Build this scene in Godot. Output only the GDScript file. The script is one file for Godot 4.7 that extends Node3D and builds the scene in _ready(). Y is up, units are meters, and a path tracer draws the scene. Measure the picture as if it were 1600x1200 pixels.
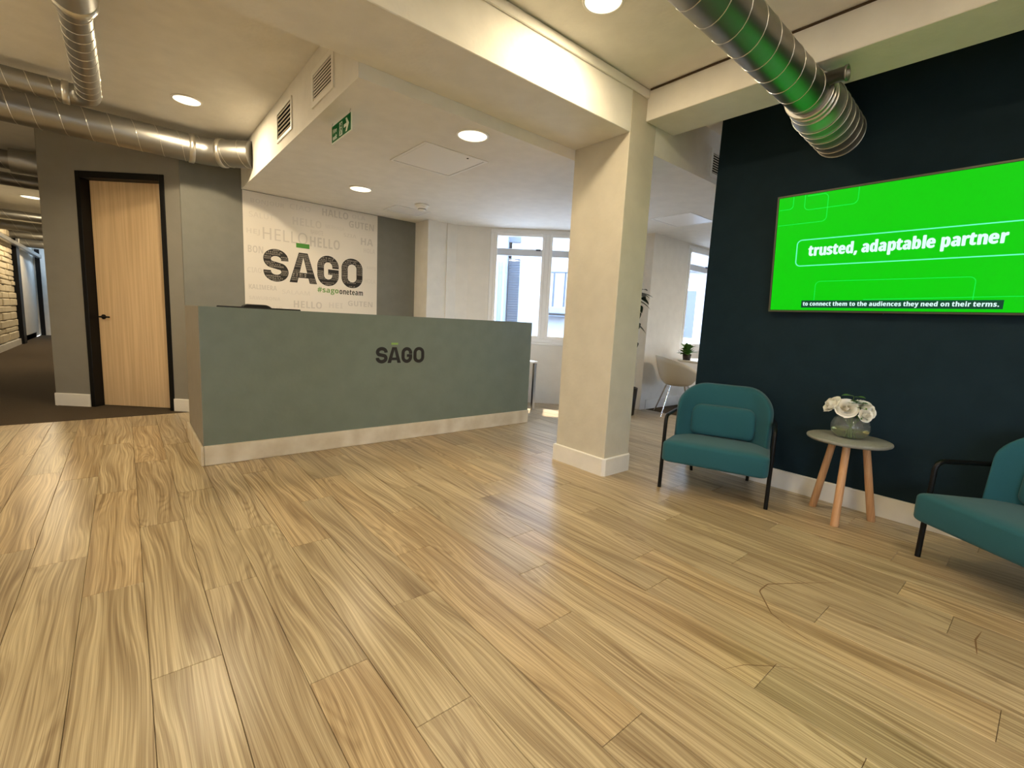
extends Node3D
# An office reception: desk under a dropped ceiling, a column with two beams, a lounge corner with a screen. Metres, y up.

const EYE := 1.2
const CEIL := 2.965
const LOW := 2.538
const BAND := 0.1974            # width of a floor board
const BOARD := 1.32             # its length

var st: SurfaceTool
var used := {}
var rng := RandomNumberGenerator.new()
var M := {}

# ------------------------------------------------------------------ materials
func mat(albedo: Color, rough := 0.6, metal := 0.0, spec := 0.5) -> StandardMaterial3D:
	var m := StandardMaterial3D.new()
	m.albedo_color = albedo
	m.roughness = rough
	m.metallic = metal
	m.metallic_specular = spec
	return m

func c8(r: int, g: int, b: int) -> Color:
	return Color(r / 255.0, g / 255.0, b / 255.0)

func glow(c: Color, e: float) -> StandardMaterial3D:
	var m := mat(Color.BLACK, 0.4, 0.0, 0.3)
	m.emission_enabled = true
	m.emission = c
	m.emission_energy_multiplier = e
	return m

func noise_tex(freq: float, lo: Color, hi: Color, seed_: int, size := 512, oct := 4) -> NoiseTexture2D:
	var n := FastNoiseLite.new()
	n.seed = seed_
	n.noise_type = FastNoiseLite.TYPE_SIMPLEX_SMOOTH
	n.frequency = freq
	n.fractal_octaves = oct
	var g := Gradient.new()
	g.set_color(0, lo)
	g.set_color(1, hi)
	var t := NoiseTexture2D.new()
	t.width = size
	t.height = size
	t.seamless = true
	t.noise = n
	t.color_ramp = g
	return t

func painted(albedo: Color, rough: float, seed_: int) -> StandardMaterial3D:
	# wall paint: a hardly visible roller mottle
	var m := mat(Color.WHITE, rough)
	m.albedo_texture = noise_tex(0.02, albedo.darkened(0.035), albedo.lightened(0.02), seed_, 256)
	m.uv1_triplanar = true
	m.uv1_world_triplanar = true
	m.uv1_scale = Vector3(0.9, 0.9, 0.9)
	m.heightmap_enabled = true
	m.heightmap_texture = M_relief()
	m.heightmap_scale = 0.06
	return m

var relief_: NoiseTexture2D
func M_relief() -> NoiseTexture2D:
	if relief_ == null:
		relief_ = noise_tex(0.12, Color.BLACK, Color.WHITE, 77, 256, 2)
	return relief_

func fabric(albedo: Color, seed_: int) -> StandardMaterial3D:
	var m := mat(Color.WHITE, 0.9, 0.0, 0.25)
	m.albedo_texture = noise_tex(0.25, albedo.darkened(0.16), albedo.lightened(0.05), seed_, 256, 3)
	m.uv1_triplanar = true
	m.uv1_scale = Vector3(6, 6, 6)
	m.heightmap_enabled = true
	m.heightmap_texture = M_relief()
	m.heightmap_scale = 0.05
	m.rim_enabled = true
	m.rim = 0.25
	m.rim_tint = 0.7
	return m

func wood_texture() -> ImageTexture:
	# four board faces side by side, 0.2 m x 2.64 m each
	var w := 1024
	var h := 1536
	var low := FastNoiseLite.new()
	low.seed = 5
	low.frequency = 1.0
	low.fractal_octaves = 2
	var band := FastNoiseLite.new()
	band.seed = 9
	band.frequency = 1.0
	band.fractal_octaves = 3
	var fib := FastNoiseLite.new()
	fib.seed = 21
	fib.frequency = 1.0
	fib.fractal_octaves = 1
	var fs := [3.0, 4.5, 2.6, 6.0]
	var amp := [2.6, 1.1, 3.4, 0.7]
	var bytes := PackedByteArray()
	bytes.resize(w * h * 3)
	var at := 0
	for y in h:
		var yl := float(y) / h * 2.64
		for x in w:
			var s := x >> 8
			var xl := float(x & 255) / 256.0
			var n1 := low.get_noise_2d(xl * 0.8 + s * 17.0, yl * 0.75 + s * 31.0)
			var ph: float = xl * fs[s] + n1 * amp[s] * 1.7
			var ring := sin(ph * TAU) * 0.5 + 0.5
			ring *= ring
			# the cathedral figure shows in places only
			var where := clampf(0.15 + 2.2 * low.get_noise_2d(xl * 0.7 + 300.0 + s * 9.0, yl * 0.9), 0.0, 1.0)
			var n2 := band.get_noise_2d(xl * 4.0 + s * 40.0 + n1 * 1.3, yl * 0.55 + s * 13.0)
			var n4 := band.get_noise_2d(xl * 17.0 + s * 70.0 + n1 * 3.0, yl * 0.9 + 50.0)
			var n3 := fib.get_noise_2d(xl * 75.0 + s * 90.0 + n1 * 6.0, yl * 2.2)
			var v: float = clampf(0.56 - 0.24 * (ring - 0.35) * where + 0.46 * n2 + 0.46 * n4 + 0.26 * n3, 0.0, 1.0)
			bytes[at] = int(lerpf(132.0, 211.0, v))
			bytes[at + 1] = int(lerpf(111.0, 194.0, v))
			bytes[at + 2] = int(lerpf(82.0, 158.0, v))
			at += 3
	return ImageTexture.create_from_image(Image.create_from_data(w, h, false, Image.FORMAT_RGB8, bytes))

func make_materials() -> void:
	M.white = painted(c8(232, 228, 219), 0.62, 1)
	M.column = painted(c8(208, 202, 186), 0.6, 12)
	M.ceiling = painted(c8(236, 233, 225), 0.75, 2)
	M.grey = painted(c8(138, 134, 125), 0.6, 3)
	M.banner_wall = painted(c8(120, 120, 112), 0.6, 4)
	M.navy = painted(c8(16, 37, 47), 0.7, 5)
	M.navy.metallic_specular = 0.3
	M.desk = painted(c8(117, 128, 116), 0.42, 6)
	M.deskside = painted(c8(142, 137, 127), 0.5, 16)
	M.gloss = mat(c8(240, 239, 236), 0.35)
	M.skirt = painted(c8(236, 233, 226), 0.38, 7)
	M.worn = mat(Color.WHITE, 0.4)
	M.worn.albedo_texture = noise_tex(0.012, c8(206, 192, 166), c8(234, 226, 208), 8, 256, 5)
	M.worn.uv1_triplanar = true
	M.worn.uv1_world_triplanar = true
	M.plastic = mat(c8(235, 233, 226), 0.4)
	M.black = mat(c8(9, 9, 10), 0.4, 0.0, 0.35)
	M.blackm = mat(c8(20, 20, 21), 0.3, 0.6)
	M.ink = mat(c8(28, 25, 22), 0.6)
	M.hole = mat(c8(9, 8, 7), 0.95, 0.0, 0.1)
	M.under = mat(c8(70, 54, 34), 0.9)
	M.metal = mat(Color(0.62, 0.615, 0.60), 0.3, 1.0)
	M.metal.roughness = 1.0
	M.metal.roughness_texture = noise_tex(0.03, Color(0.36, 0.36, 0.36), Color(0.44, 0.44, 0.44), 31, 256, 4)
	M.metal.uv1_triplanar = true
	M.metal.uv1_scale = Vector3(3, 3, 3)
	M.seam = mat(Color(0.86, 0.85, 0.82), 0.3, 1.0)
	M.foil = mat(Color(0.74, 0.74, 0.73), 0.5, 1.0)
	M.chrome = mat(Color(0.85, 0.85, 0.85), 0.12, 1.0)
	M.teal = fabric(c8(40, 94, 104), 41)
	M.green = mat(c8(62, 132, 38), 0.6)
	M.pale_green = mat(c8(140, 176, 92), 0.6)
	M.hash = mat(c8(104, 148, 74), 0.6)
	M.paper = mat(c8(224, 218, 208), 0.7)
	M.word = mat(c8(212, 206, 197), 0.7)
	M.word2 = mat(c8(201, 195, 187), 0.7)
	M.tiny = mat(c8(150, 142, 132), 0.7)
	M.stone = mat(Color.WHITE, 0.62)
	M.stone.albedo_texture = noise_tex(0.03, c8(126, 127, 120), c8(146, 147, 140), 51, 256, 4)
	M.stone.uv1_triplanar = true
	M.stone.uv1_scale = Vector3(4, 4, 4)
	M.stonewall = mat(c8(206, 194, 168), 0.75)
	M.beech = mat(Color.WHITE, 0.5)
	M.beech.albedo_texture = streaks(c8(188, 140, 98), c8(214, 170, 126), 61)
	M.beech.uv1_triplanar = true
	M.beech.uv1_scale = Vector3(6, 0.9, 6)
	M.door = mat(Color.WHITE, 0.42)
	M.door.albedo_texture = streaks(c8(201, 171, 130), c8(222, 194, 154), 62)
	M.door.uv1_triplanar = true
	M.door.uv1_scale = Vector3(1.7, 0.22, 1.7)
	M.carpet = mat(Color.WHITE, 0.97, 0.0, 0.2)
	M.carpet.albedo_texture = noise_tex(0.3, c8(60, 52, 42), c8(100, 88, 73), 71, 512, 3)
	M.carpet.uv1_triplanar = true
	M.carpet.uv1_world_triplanar = true
	M.carpet.uv1_scale = Vector3(2.5, 2.5, 2.5)
	M.carpet.heightmap_enabled = true
	M.carpet.heightmap_texture = M_relief()
	M.carpet.heightmap_scale = 0.5
	M.petal = mat(c8(252, 250, 243), 0.7)
	M.petal.backlight_enabled = true
	M.petal.backlight = Color(0.4, 0.38, 0.3)
	M.leaf = mat(c8(70, 116, 46), 0.45)
	M.leaf.backlight_enabled = true
	M.leaf.backlight = Color(0.15, 0.25, 0.06)
	M.darkleaf = mat(c8(28, 46, 30), 0.4)
	M.stem = mat(c8(74, 106, 44), 0.6)
	M.glass = mat(Color(1, 1, 1, 0.04), 0.02)
	M.glass.transparency = BaseMaterial3D.TRANSPARENCY_ALPHA
	M.vase = mat(Color(0.93, 0.96, 0.93, 0.07), 0.03)
	M.vase.transparency = BaseMaterial3D.TRANSPARENCY_ALPHA
	M.water = mat(Color(0.86, 0.9, 0.66, 0.05), 0.02)
	M.water.refraction_enabled = true
	M.water.refraction_scale = 0.033
	M.tub = mat(c8(196, 186, 164), 0.45)
	M.pot = mat(c8(40, 30, 26), 0.5)
	M.facade = painted(c8(150, 152, 156), 0.85, 81)
	M.facade2 = painted(c8(118, 125, 136), 0.85, 82)
	M.slate = mat(c8(84, 90, 99), 0.7)
	M.transom = mat(c8(206, 210, 216), 0.45)
	M.rail = mat(c8(70, 78, 88), 0.5)
	M.screen = glow(Color(0.0, 0.86, 0.02), 0.8)
	M.screen_line = glow(Color(0.06, 0.93, 0.30), 0.95)
	M.screen_bright = glow(Color(0.42, 1.0, 0.78), 0.95)
	M.screen_text = glow(Color(0.86, 1.0, 0.97), 1.0)
	M.caption = glow(Color(0.03, 0.28, 0.18), 0.9)
	M.bezel = mat(c8(96, 98, 88), 0.3, 0.7)
	M.lampface = glow(Color(1.0, 0.95, 0.82), 2.4)
	M.sign = mat(c8(18, 98, 52), 0.75, 0.0, 0.2)
	M.signwhite = mat(c8(226, 238, 222), 0.75, 0.0, 0.2)
	M.scuff = mat(c8(112, 84, 52), 0.5)

func streaks(lo: Color, hi: Color, seed_: int) -> ImageTexture:
	# straight wood grain running along the texture's v
	var n := FastNoiseLite.new()
	n.seed = seed_
	n.frequency = 1.0
	n.fractal_octaves = 3
	var im := Image.create(256, 256, false, Image.FORMAT_RGB8)
	for y in 256:
		for x in 256:
			var v: float = clampf(0.5 + 0.8 * n.get_noise_2d(x * 0.07, y * 0.012), 0.0, 1.0)
			im.set_pixel(x, y, lo.lerp(hi, v))
	return ImageTexture.create_from_image(im)

# ------------------------------------------------------------------ nodes
func numbered(called: String) -> String:
	var k: int = used.get(called, 0)
	used[called] = k + 1
	return called if k == 0 else "%s_%03d" % [called, k]

func tag(o: Node3D, label: String, category: String, group := "") -> Node3D:
	o.set_meta("label", label)
	o.set_meta("category", category)
	if group != "":
		o.set_meta("group", group)
	return o

func thing(called: String, label: String, category: String, at := Vector3.ZERO, turn := 0.0, group := "") -> Node3D:
	var o := Node3D.new()
	o.name = numbered(called)
	add_child(o)
	o.position = at
	o.rotation.y = turn
	tag(o, label, category, group)
	return o

func begin() -> void:
	st = SurfaceTool.new()
	st.begin(Mesh.PRIMITIVE_TRIANGLES)

func finish() -> ArrayMesh:
	st.generate_normals()
	return st.commit()

func put(mesh: Mesh, called: String, m: Material, parent: Node3D = self) -> MeshInstance3D:
	var o := MeshInstance3D.new()
	o.name = numbered(called) if parent == self else called
	o.mesh = mesh
	o.material_override = m
	parent.add_child(o, true)
	return o

func obj(called: String, m: Material, parent: Node3D = self) -> MeshInstance3D:
	return put(finish(), called, m, parent)

func struct(called: String, m: Material, label: String) -> MeshInstance3D:
	var o := obj(called, m)
	o.set_meta("kind", "structure")
	o.set_meta("label", label)
	return o

func struct_root(called: String, label: String, at := Vector3.ZERO, turn := 0.0) -> Node3D:
	var o := Node3D.new()
	o.name = numbered(called)
	add_child(o)
	o.position = at
	o.rotation.y = turn
	o.set_meta("kind", "structure")
	o.set_meta("label", label)
	return o

# ------------------------------------------------------------------ shapes (all added to st)
func emit(v: PackedVector3Array, smooth := false, xf := Transform3D(), closed := true, uv := PackedVector2Array()) -> void:
	# v holds triangles; closed ones are turned so that their front faces look outwards
	var flip := false
	if closed:
		var mid := Vector3.ZERO
		for p in v:
			mid += p
		mid /= maxf(v.size(), 1)
		var vol := 0.0
		for i in range(0, v.size(), 3):
			vol += (v[i] - mid).dot((v[i + 1] - mid).cross(v[i + 2] - mid))
		flip = vol > 0.0
		if xf.basis.determinant() < 0.0:
			flip = not flip
	st.set_smooth_group(0 if smooth else 0xFFFFFFFF)
	for i in range(0, v.size(), 3):
		for k in ([0, 2, 1] if flip else [0, 1, 2]):
			if uv.size():
				st.set_uv(uv[i + k])
			st.add_vertex(xf * v[i + k])

func quad(v: PackedVector3Array, a: Vector3, b: Vector3, c: Vector3, d: Vector3) -> void:
	v.append_array([a, b, c, a, c, d])

func bx(lo: Vector3, hi: Vector3, bev := 0.0, xf := Transform3D()) -> void:
	# a box; with bev its edges are chamfered
	var v := PackedVector3Array()
	if bev <= 0.0:
		var p := []
		for i in 8:
			p.append(Vector3(hi.x if i & 1 else lo.x, hi.y if i & 2 else lo.y, hi.z if i & 4 else lo.z))
		quad(v, p[0], p[1], p[3], p[2])
		quad(v, p[4], p[6], p[7], p[5])
		quad(v, p[0], p[4], p[5], p[1])
		quad(v, p[2], p[3], p[7], p[6])
		quad(v, p[0], p[2], p[6], p[4])
		quad(v, p[1], p[5], p[7], p[3])
		emit(v, false, xf)
		return
	var c := (lo + hi) / 2
	var h := (hi - lo) / 2
	bev = minf(bev, minf(h.x, minf(h.y, h.z)) * 0.95)
	var f := func(s: Vector3, axis: int) -> Vector3:
		var q := Vector3(h.x - bev, h.y - bev, h.z - bev)
		q[axis] = h[axis]
		return c + q * s
	for axis in 3:
		var a1 := (axis + 1) % 3
		var a2 := (axis + 2) % 3
		for sg in [-1.0, 1.0]:
			var r := []
			for k in [[-1, -1], [1, -1], [1, 1], [-1, 1]]:
				var s := Vector3.ONE
				s[axis] = sg
				s[a1] = k[0]
				s[a2] = k[1]
				r.append(f.call(s, axis))
			if sg > 0:
				quad(v, r[0], r[1], r[2], r[3])
			else:
				quad(v, r[3], r[2], r[1], r[0])
		for s1 in [-1.0, 1.0]:
			for s2 in [-1.0, 1.0]:
				var sa := Vector3.ONE
				sa[a1] = s1
				sa[a2] = s2
				sa[axis] = -1
				var sb := sa
				sb[axis] = 1
				var q0: Vector3 = f.call(sa, a1)
				var q1: Vector3 = f.call(sb, a1)
				var q2: Vector3 = f.call(sb, a2)
				var q3: Vector3 = f.call(sa, a2)
				if s1 * s2 > 0:
					quad(v, q0, q3, q2, q1)
				else:
					quad(v, q0, q1, q2, q3)
	for i in 8:
		var s := Vector3(1 if i & 1 else -1, 1 if i & 2 else -1, 1 if i & 4 else -1)
		var t0: Vector3 = f.call(s, 0)
		var t1: Vector3 = f.call(s, 1)
		var t2: Vector3 = f.call(s, 2)
		if s.x * s.y * s.z > 0:
			v.append_array([t0, t1, t2])
		else:
			v.append_array([t0, t2, t1])
	# make every triangle face outwards from the convex middle, then hand over
	var out := PackedVector3Array()
	for i in range(0, v.size(), 3):
		var n := (v[i + 1] - v[i]).cross(v[i + 2] - v[i])
		if n.dot((v[i] + v[i + 1] + v[i + 2]) / 3 - c) > 0:
			out.append_array([v[i], v[i + 2], v[i + 1]])
		else:
			out.append_array([v[i], v[i + 1], v[i + 2]])
	emit(out, false, xf)

func rings(rs: Array, close_loop: bool, caps: bool, smooth := true, xf := Transform3D(), flat_caps := true) -> void:
	# a skin over a list of equally long rings (PackedVector3Array each)
	var v := PackedVector3Array()
	for i in rs.size() - 1:
		var a: PackedVector3Array = rs[i]
		var b: PackedVector3Array = rs[i + 1]
		var n := a.size()
		for k in (n if close_loop else n - 1):
			var j := (k + 1) % n
			quad(v, a[k], a[j], b[j], b[k])
	if not caps:
		emit(v, smooth, xf, true)
		return
	var body := v.size()
	for e in [0, rs.size() - 1]:
		var a: PackedVector3Array = rs[e]
		var mid := Vector3.ZERO
		for p in a:
			mid += p
		mid /= a.size()
		for k in a.size():
			var j := (k + 1) % a.size()
			if e == 0:
				v.append_array([mid, a[j], a[k]])
			else:
				v.append_array([mid, a[k], a[j]])
	# orientation is decided by the whole, shading by the part
	var c := Vector3.ZERO
	for p in v:
		c += p
	c /= v.size()
	var vol := 0.0
	for i in range(0, v.size(), 3):
		vol += (v[i] - c).dot((v[i + 1] - c).cross(v[i + 2] - c))
	if vol > 0.0:
		for i in range(0, v.size(), 3):
			var t := v[i + 1]
			v[i + 1] = v[i + 2]
			v[i + 2] = t
	emit(v.slice(0, body), smooth, xf, false)
	emit(v.slice(body), smooth and not flat_caps, xf, false)

func tube(path: PackedVector3Array, r, seg := 12, caps := true, xf := Transform3D()) -> void:
	var rs := []
	var up := Vector3.UP
	var n := path.size()
	for i in n:
		var t := (path[mini(i + 1, n - 1)] - path[maxi(i - 1, 0)]).normalized()
		if absf(t.dot(up)) > 0.95:
			up = Vector3.RIGHT if absf(t.x) < 0.8 else Vector3.FORWARD
		var a := up.cross(t).normalized()
		var b := t.cross(a)
		up = b
		var rad: float = r if r is float else r[i]
		if i > 0 and i < n - 1:
			var t0 := (path[i] - path[i - 1]).normalized()
			rad /= maxf(0.75, t0.dot(t)) if t0.dot(t) > 0 else 1.0
		var ring := PackedVector3Array()
		for k in seg:
			var w := TAU * k / seg
			ring.append(path[i] + (a * cos(w) + b * sin(w)) * rad)
		rs.append(ring)
	rings(rs, true, caps, true, xf)

func lathe(profile: Array, seg := 32, smooth := true, xf := Transform3D(), caps := false) -> void:
	# profile of Vector2(radius, height)
	var rs := []
	for p in profile:
		var ring := PackedVector3Array()
		for k in seg:
			var w := TAU * k / seg
			ring.append(Vector3(cos(w) * p.x, p.y, sin(w) * p.x))
		rs.append(ring)
	rings(rs, true, caps, smooth, xf)

func cyl(a: Vector3, b: Vector3, r0: float, r1: float, seg := 16) -> void:
	tube(PackedVector3Array([a, b]), [r0, r1], seg)

func rrect(w: float, h: float, r: Array, n := 8) -> PackedVector2Array:
	# rounded rectangle about the origin; radii of the corners top right, top left, bottom left, bottom right
	var out := PackedVector2Array()
	var cs := [Vector2(1, 1), Vector2(-1, 1), Vector2(-1, -1), Vector2(1, -1)]
	for i in 4:
		var rad: float = r[i]
		var c: Vector2 = Vector2(w / 2 - rad, h / 2 - rad) * cs[i]
		for k in n + 1:
			var a := PI / 2 * (i + float(k) / n)
			out.append(c + Vector2(cos(a), sin(a)) * rad)
	return out

func pillow(outline: PackedVector2Array, t: float, e: float, bend: Callable, n := 18, xf := Transform3D()) -> void:
	# a stuffed body: the outline swells to t thick along z
	var rs := []
	for i in range(1, n):
		var a := -PI / 2 + PI * i / n
		var rr := pow(cos(a), e)
		var dz := signf(sin(a)) * pow(absf(sin(a)), e) * t / 2
		var ring := PackedVector3Array()
		for p in outline:
			ring.append(bend.call(Vector3(p.x * rr, p.y * rr, dz)))
		rs.append(ring)
	# fill the two faces with shrinking rings so that a bend keeps them smooth
	var front := []
	var back := []
	for s in [0.75, 0.5, 0.25, 0.04]:
		var rf := PackedVector3Array()
		var rb := PackedVector3Array()
		var rr0 := pow(cos(PI / 2 - PI / n), e)
		for p in outline:
			rf.append(bend.call(Vector3(p.x * rr0 * s, p.y * rr0 * s, t / 2)))
			rb.append(bend.call(Vector3(p.x * rr0 * s, p.y * rr0 * s, -t / 2)))
		front.append(rf)
		back.push_front(rb)
	rings(back + rs + front, true, true, true, xf, false)

func prism(poly: PackedVector2Array, depth: float, xf := Transform3D()) -> void:
	# poly in the xy plane, from z 0 to depth
	var tri := Geometry2D.triangulate_polygon(poly)
	var v := PackedVector3Array()
	for i in range(0, tri.size(), 3):
		var a := poly[tri[i]]
		var b := poly[tri[i + 1]]
		var c := poly[tri[i + 2]]
		if (b - a).cross(c - a) < 0:
			var t := b
			b = c
			c = t
		v.append_array([Vector3(a.x, a.y, depth), Vector3(b.x, b.y, depth), Vector3(c.x, c.y, depth)])
		v.append_array([Vector3(a.x, a.y, 0), Vector3(c.x, c.y, 0), Vector3(b.x, b.y, 0)])
	var ccw := not Geometry2D.is_polygon_clockwise(poly)
	var n := poly.size()
	for i in n:
		var p := poly[i]
		var q := poly[(i + 1) % n]
		if not ccw:
			var t := p
			p = q
			q = t
		quad(v, Vector3(p.x, p.y, 0), Vector3(q.x, q.y, 0), Vector3(q.x, q.y, depth), Vector3(p.x, p.y, depth))
	emit(v, false, xf)

func frame2d(outer: PackedVector2Array, inner: PackedVector2Array, depth: float, xf := Transform3D()) -> void:
	# a ring between two outlines with equally many points
	var v := PackedVector3Array()
	var n := outer.size()
	for i in n:
		var j := (i + 1) % n
		var a := Vector3(outer[i].x, outer[i].y, 0)
		var b := Vector3(outer[j].x, outer[j].y, 0)
		var c := Vector3(inner[j].x, inner[j].y, 0)
		var d := Vector3(inner[i].x, inner[i].y, 0)
		var z := Vector3(0, 0, depth)
		quad(v, a + z, b + z, c + z, d + z)
		quad(v, a, d, c, b)
		quad(v, a, b, b + z, a + z)
		quad(v, d, d + z, c + z, c)
	emit(v, false, xf)

func box_frame(w: float, h: float, f: float, depth: float, xf := Transform3D()) -> void:
	frame2d(PackedVector2Array([Vector2(w / 2, h / 2), Vector2(-w / 2, h / 2), Vector2(-w / 2, -h / 2), Vector2(w / 2, -h / 2)]),
		PackedVector2Array([Vector2(w / 2 - f, h / 2 - f), Vector2(-w / 2 + f, h / 2 - f), Vector2(-w / 2 + f, -h / 2 + f), Vector2(w / 2 - f, -h / 2 + f)]), depth, xf)

var fonts := {}
func words(text: String, box: Rect2, depth: float, xf: Transform3D, font := "Droid Sans", bold := 0.0) -> void:
	# flat lettering that fills box (x, y of its lower left corner) in the xy plane of xf
	var key := font + ("bold" if bold > 0.0 else "")
	if not fonts.has(key):
		var f := SystemFont.new()
		f.font_names = PackedStringArray([font])
		f.font_weight = 700 if bold > 0.0 else 400
		fonts[key] = f
	var t := TextMesh.new()
	t.font = fonts[key]
	t.font_size = 48
	t.pixel_size = 0.01
	t.depth = 0.1
	t.curve_step = 1.5
	t.text = text
	var aabb := t.get_aabb()
	if aabb.size.x < 1e-4:
		return
	var s := Vector3(box.size.x / aabb.size.x, box.size.y / aabb.size.y, depth / 0.1)
	var o := Vector3(box.position.x, box.position.y, depth / 2) - Vector3(aabb.position.x * s.x, aabb.position.y * s.y, 0)
	var arr := t.get_mesh_arrays()
	var vs: PackedVector3Array = arr[Mesh.ARRAY_VERTEX]
	var idx: PackedInt32Array = arr[Mesh.ARRAY_INDEX] if arr[Mesh.ARRAY_INDEX] != null else PackedInt32Array(range(vs.size()))
	var v := PackedVector3Array()
	for i in idx:
		v.append(vs[i] * s + o)
	emit(v, false, xf, true)
	if bold > 1.0:
		# heavier: the same letters once more, a hair to the sides
		for sh in [Vector3(-1, 0, 0), Vector3(1, 0, 0), Vector3(0, 0.7, 0), Vector3(0, -0.7, 0)]:
			emit(v, false, xf.translated_local(sh * box.size.y * 0.045 * (bold - 1.0)), true)

# ------------------------------------------------------------------ the setting
func wall_run(p: Vector2, q: Vector2, y0: float, y1: float, th: float) -> void:
	# a wall from p to q (x, z); its thickness lies on the left when one walks from p to q with y up
	var d := (q - p).normalized()
	var xf := Transform3D(Basis(Vector3(d.x, 0, d.y), Vector3.UP, Vector3(-d.y, 0, d.x)), Vector3(p.x, 0, p.y))
	bx(Vector3(0, y0, -th), Vector3((q - p).length(), y1, 0), 0.0, xf)

func along(p: Vector2, q: Vector2) -> Transform3D:
	# local x along p to q, local z towards the room (right-hand side of the walk)
	var d := (q - p).normalized()
	return Transform3D(Basis(Vector3(d.x, 0, d.y), Vector3.UP, Vector3(-d.y, 0, d.x)), Vector3(p.x, 0, p.y))

func skirting(called: String, p: Vector2, q: Vector2, label: String, h := 0.145, m: Material = null, a := 0.0, b := 0.0) -> void:
	begin()
	var l := (q - p).length()
	var prof := PackedVector2Array([Vector2(0, 0), Vector2(0.018, 0), Vector2(0.018, h - 0.006), Vector2(0.013, h), Vector2(0, h)])
	# the profile runs from -a to l + b
	var rs := []
	for x in [-a, l + b]:
		var ring := PackedVector3Array()
		for k in prof:
			ring.append(Vector3(x, k.y, k.x))
		rs.append(ring)
	rings(rs, true, true, false, along(p, q))
	struct(called, m if m else M.skirt, label)

func on_screen(p: Vector3, margin := 60.0) -> bool:
	var c: Vector3 = CAM.affine_inverse() * p
	if c.z > -0.05:
		return false
	var x := 800.0 + 718.6 * c.x / -c.z
	var y := 600.0 - 718.6 * c.y / -c.z
	return x > -margin and x < 1600 + margin and y > -margin and y < 1200 + margin

var CAM := Transform3D(Basis(Vector3(0.7669, 0.0500, 0.6398), Vector3(0.0480, 0.9897, -0.1349), Vector3(-0.6399, 0.1342, 0.7566)).orthonormalized(), Vector3(0, EYE, 0))

func build_floor() -> void:
	var f := struct_root("floor", "oak-look plank floor laid lengthwise through the whole reception")
	begin()
	bx(Vector3(-2.3, -0.12, -6.3), Vector3(5.93, -0.008, 4.2))
	obj("screed", M.under, f)
	var tex := wood_texture()
	var mats := []
	for tone in [Color(1, 1, 1), Color(0.95, 0.95, 0.94), Color(0.985, 0.965, 0.94), Color(0.92, 0.915, 0.91)]:
		var m := mat(tone, 0.3, 0.0, 0.5)
		m.albedo_texture = tex
		m.heightmap_enabled = true
		m.heightmap_texture = M_relief()
		m.heightmap_scale = 0.02
		mats.append(m)
	# where the end joints of each row lie (read off the photo for the rows that show them)
	var joint := {-2: -2.825, -1: -2.42, 0: -1.735, 1: -2.2, 2: -1.42, 3: -1.07, 4: -1.645, 5: -2.015, 6: -1.18, 7: -1.525, 8: -0.52, 9: -1.085, 10: -1.29, 11: -0.52, 12: -0.96, 14: -0.35}
	rng.seed = 11
	var shown := 0
	var hidden := [[], [], [], []]
	for k in range(-11, 30):
		var x0 := 0.0105 + k * BAND
		var x1 := x0 + BAND
		var j: float = joint[k] if joint.has(k) else rng.randf_range(-1.3, 0.0)
		while j > -6.25:
			j -= BOARD
		while j < 4.1:
			var z0 := maxf(j, -6.25)
			var z1 := minf(j + BOARD, 4.1)
			j += BOARD
			if z1 - z0 < 0.03:
				continue
			var pick := rng.randi() % 4
			var strip := rng.randi() % 4
			var v0 := rng.randf() * 0.49
			var turned := rng.randf() < 0.5
			var see := false
			for a in [0.0, 0.25, 0.5, 0.75, 1.0]:
				see = see or on_screen(Vector3((x0 + x1) / 2, 0, lerpf(z0, z1, a)))
			# the boards inside the desk and past the walls do not show
			if x0 > 0.5 and x1 < 3.7 and z1 < -4.1 or x0 > 3.95 and z0 > -2.0:
				see = false
			if see and shown < 298:
				shown += 1
				begin()
				plank(x0, x1, z0, z1, strip, v0, turned)
				var o := obj("plank", mats[pick], f)
				o.name = "plank" if shown == 1 else "plank_%03d" % (shown - 1)
			else:
				hidden[pick].append([x0, x1, z0, z1, strip, v0, turned])
	for pick in 4:
		begin()
		for h in hidden[pick]:
			plank(h[0], h[1], h[2], h[3], h[4], h[5], h[6])
		obj("far_planks", mats[pick], f).set_meta("kind", "stuff")
	# dark scuffs that shoes and chair feet have left on the boards
	begin()
	ribbon([Vector3(2.64, 0, -0.565), Vector3(2.50, 0, -0.66), Vector3(2.335, 0, -0.765), Vector3(2.24, 0, -0.765), Vector3(2.10, 0, -0.66), Vector3(2.065, 0, -0.59), Vector3(2.02, 0, -0.46)], 0.006)
	ribbon([Vector3(1.585, 0, -0.63), Vector3(1.68, 0, -0.59), Vector3(1.77, 0, -0.515), Vector3(1.83, 0, -0.45)], 0.003)
	ribbon([Vector3(2.72, 0, -0.06), Vector3(2.62, 0, -0.07), Vector3(2.50, 0, -0.055)], 0.006)
	obj("scuff_mark", M.scuff, f)

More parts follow.
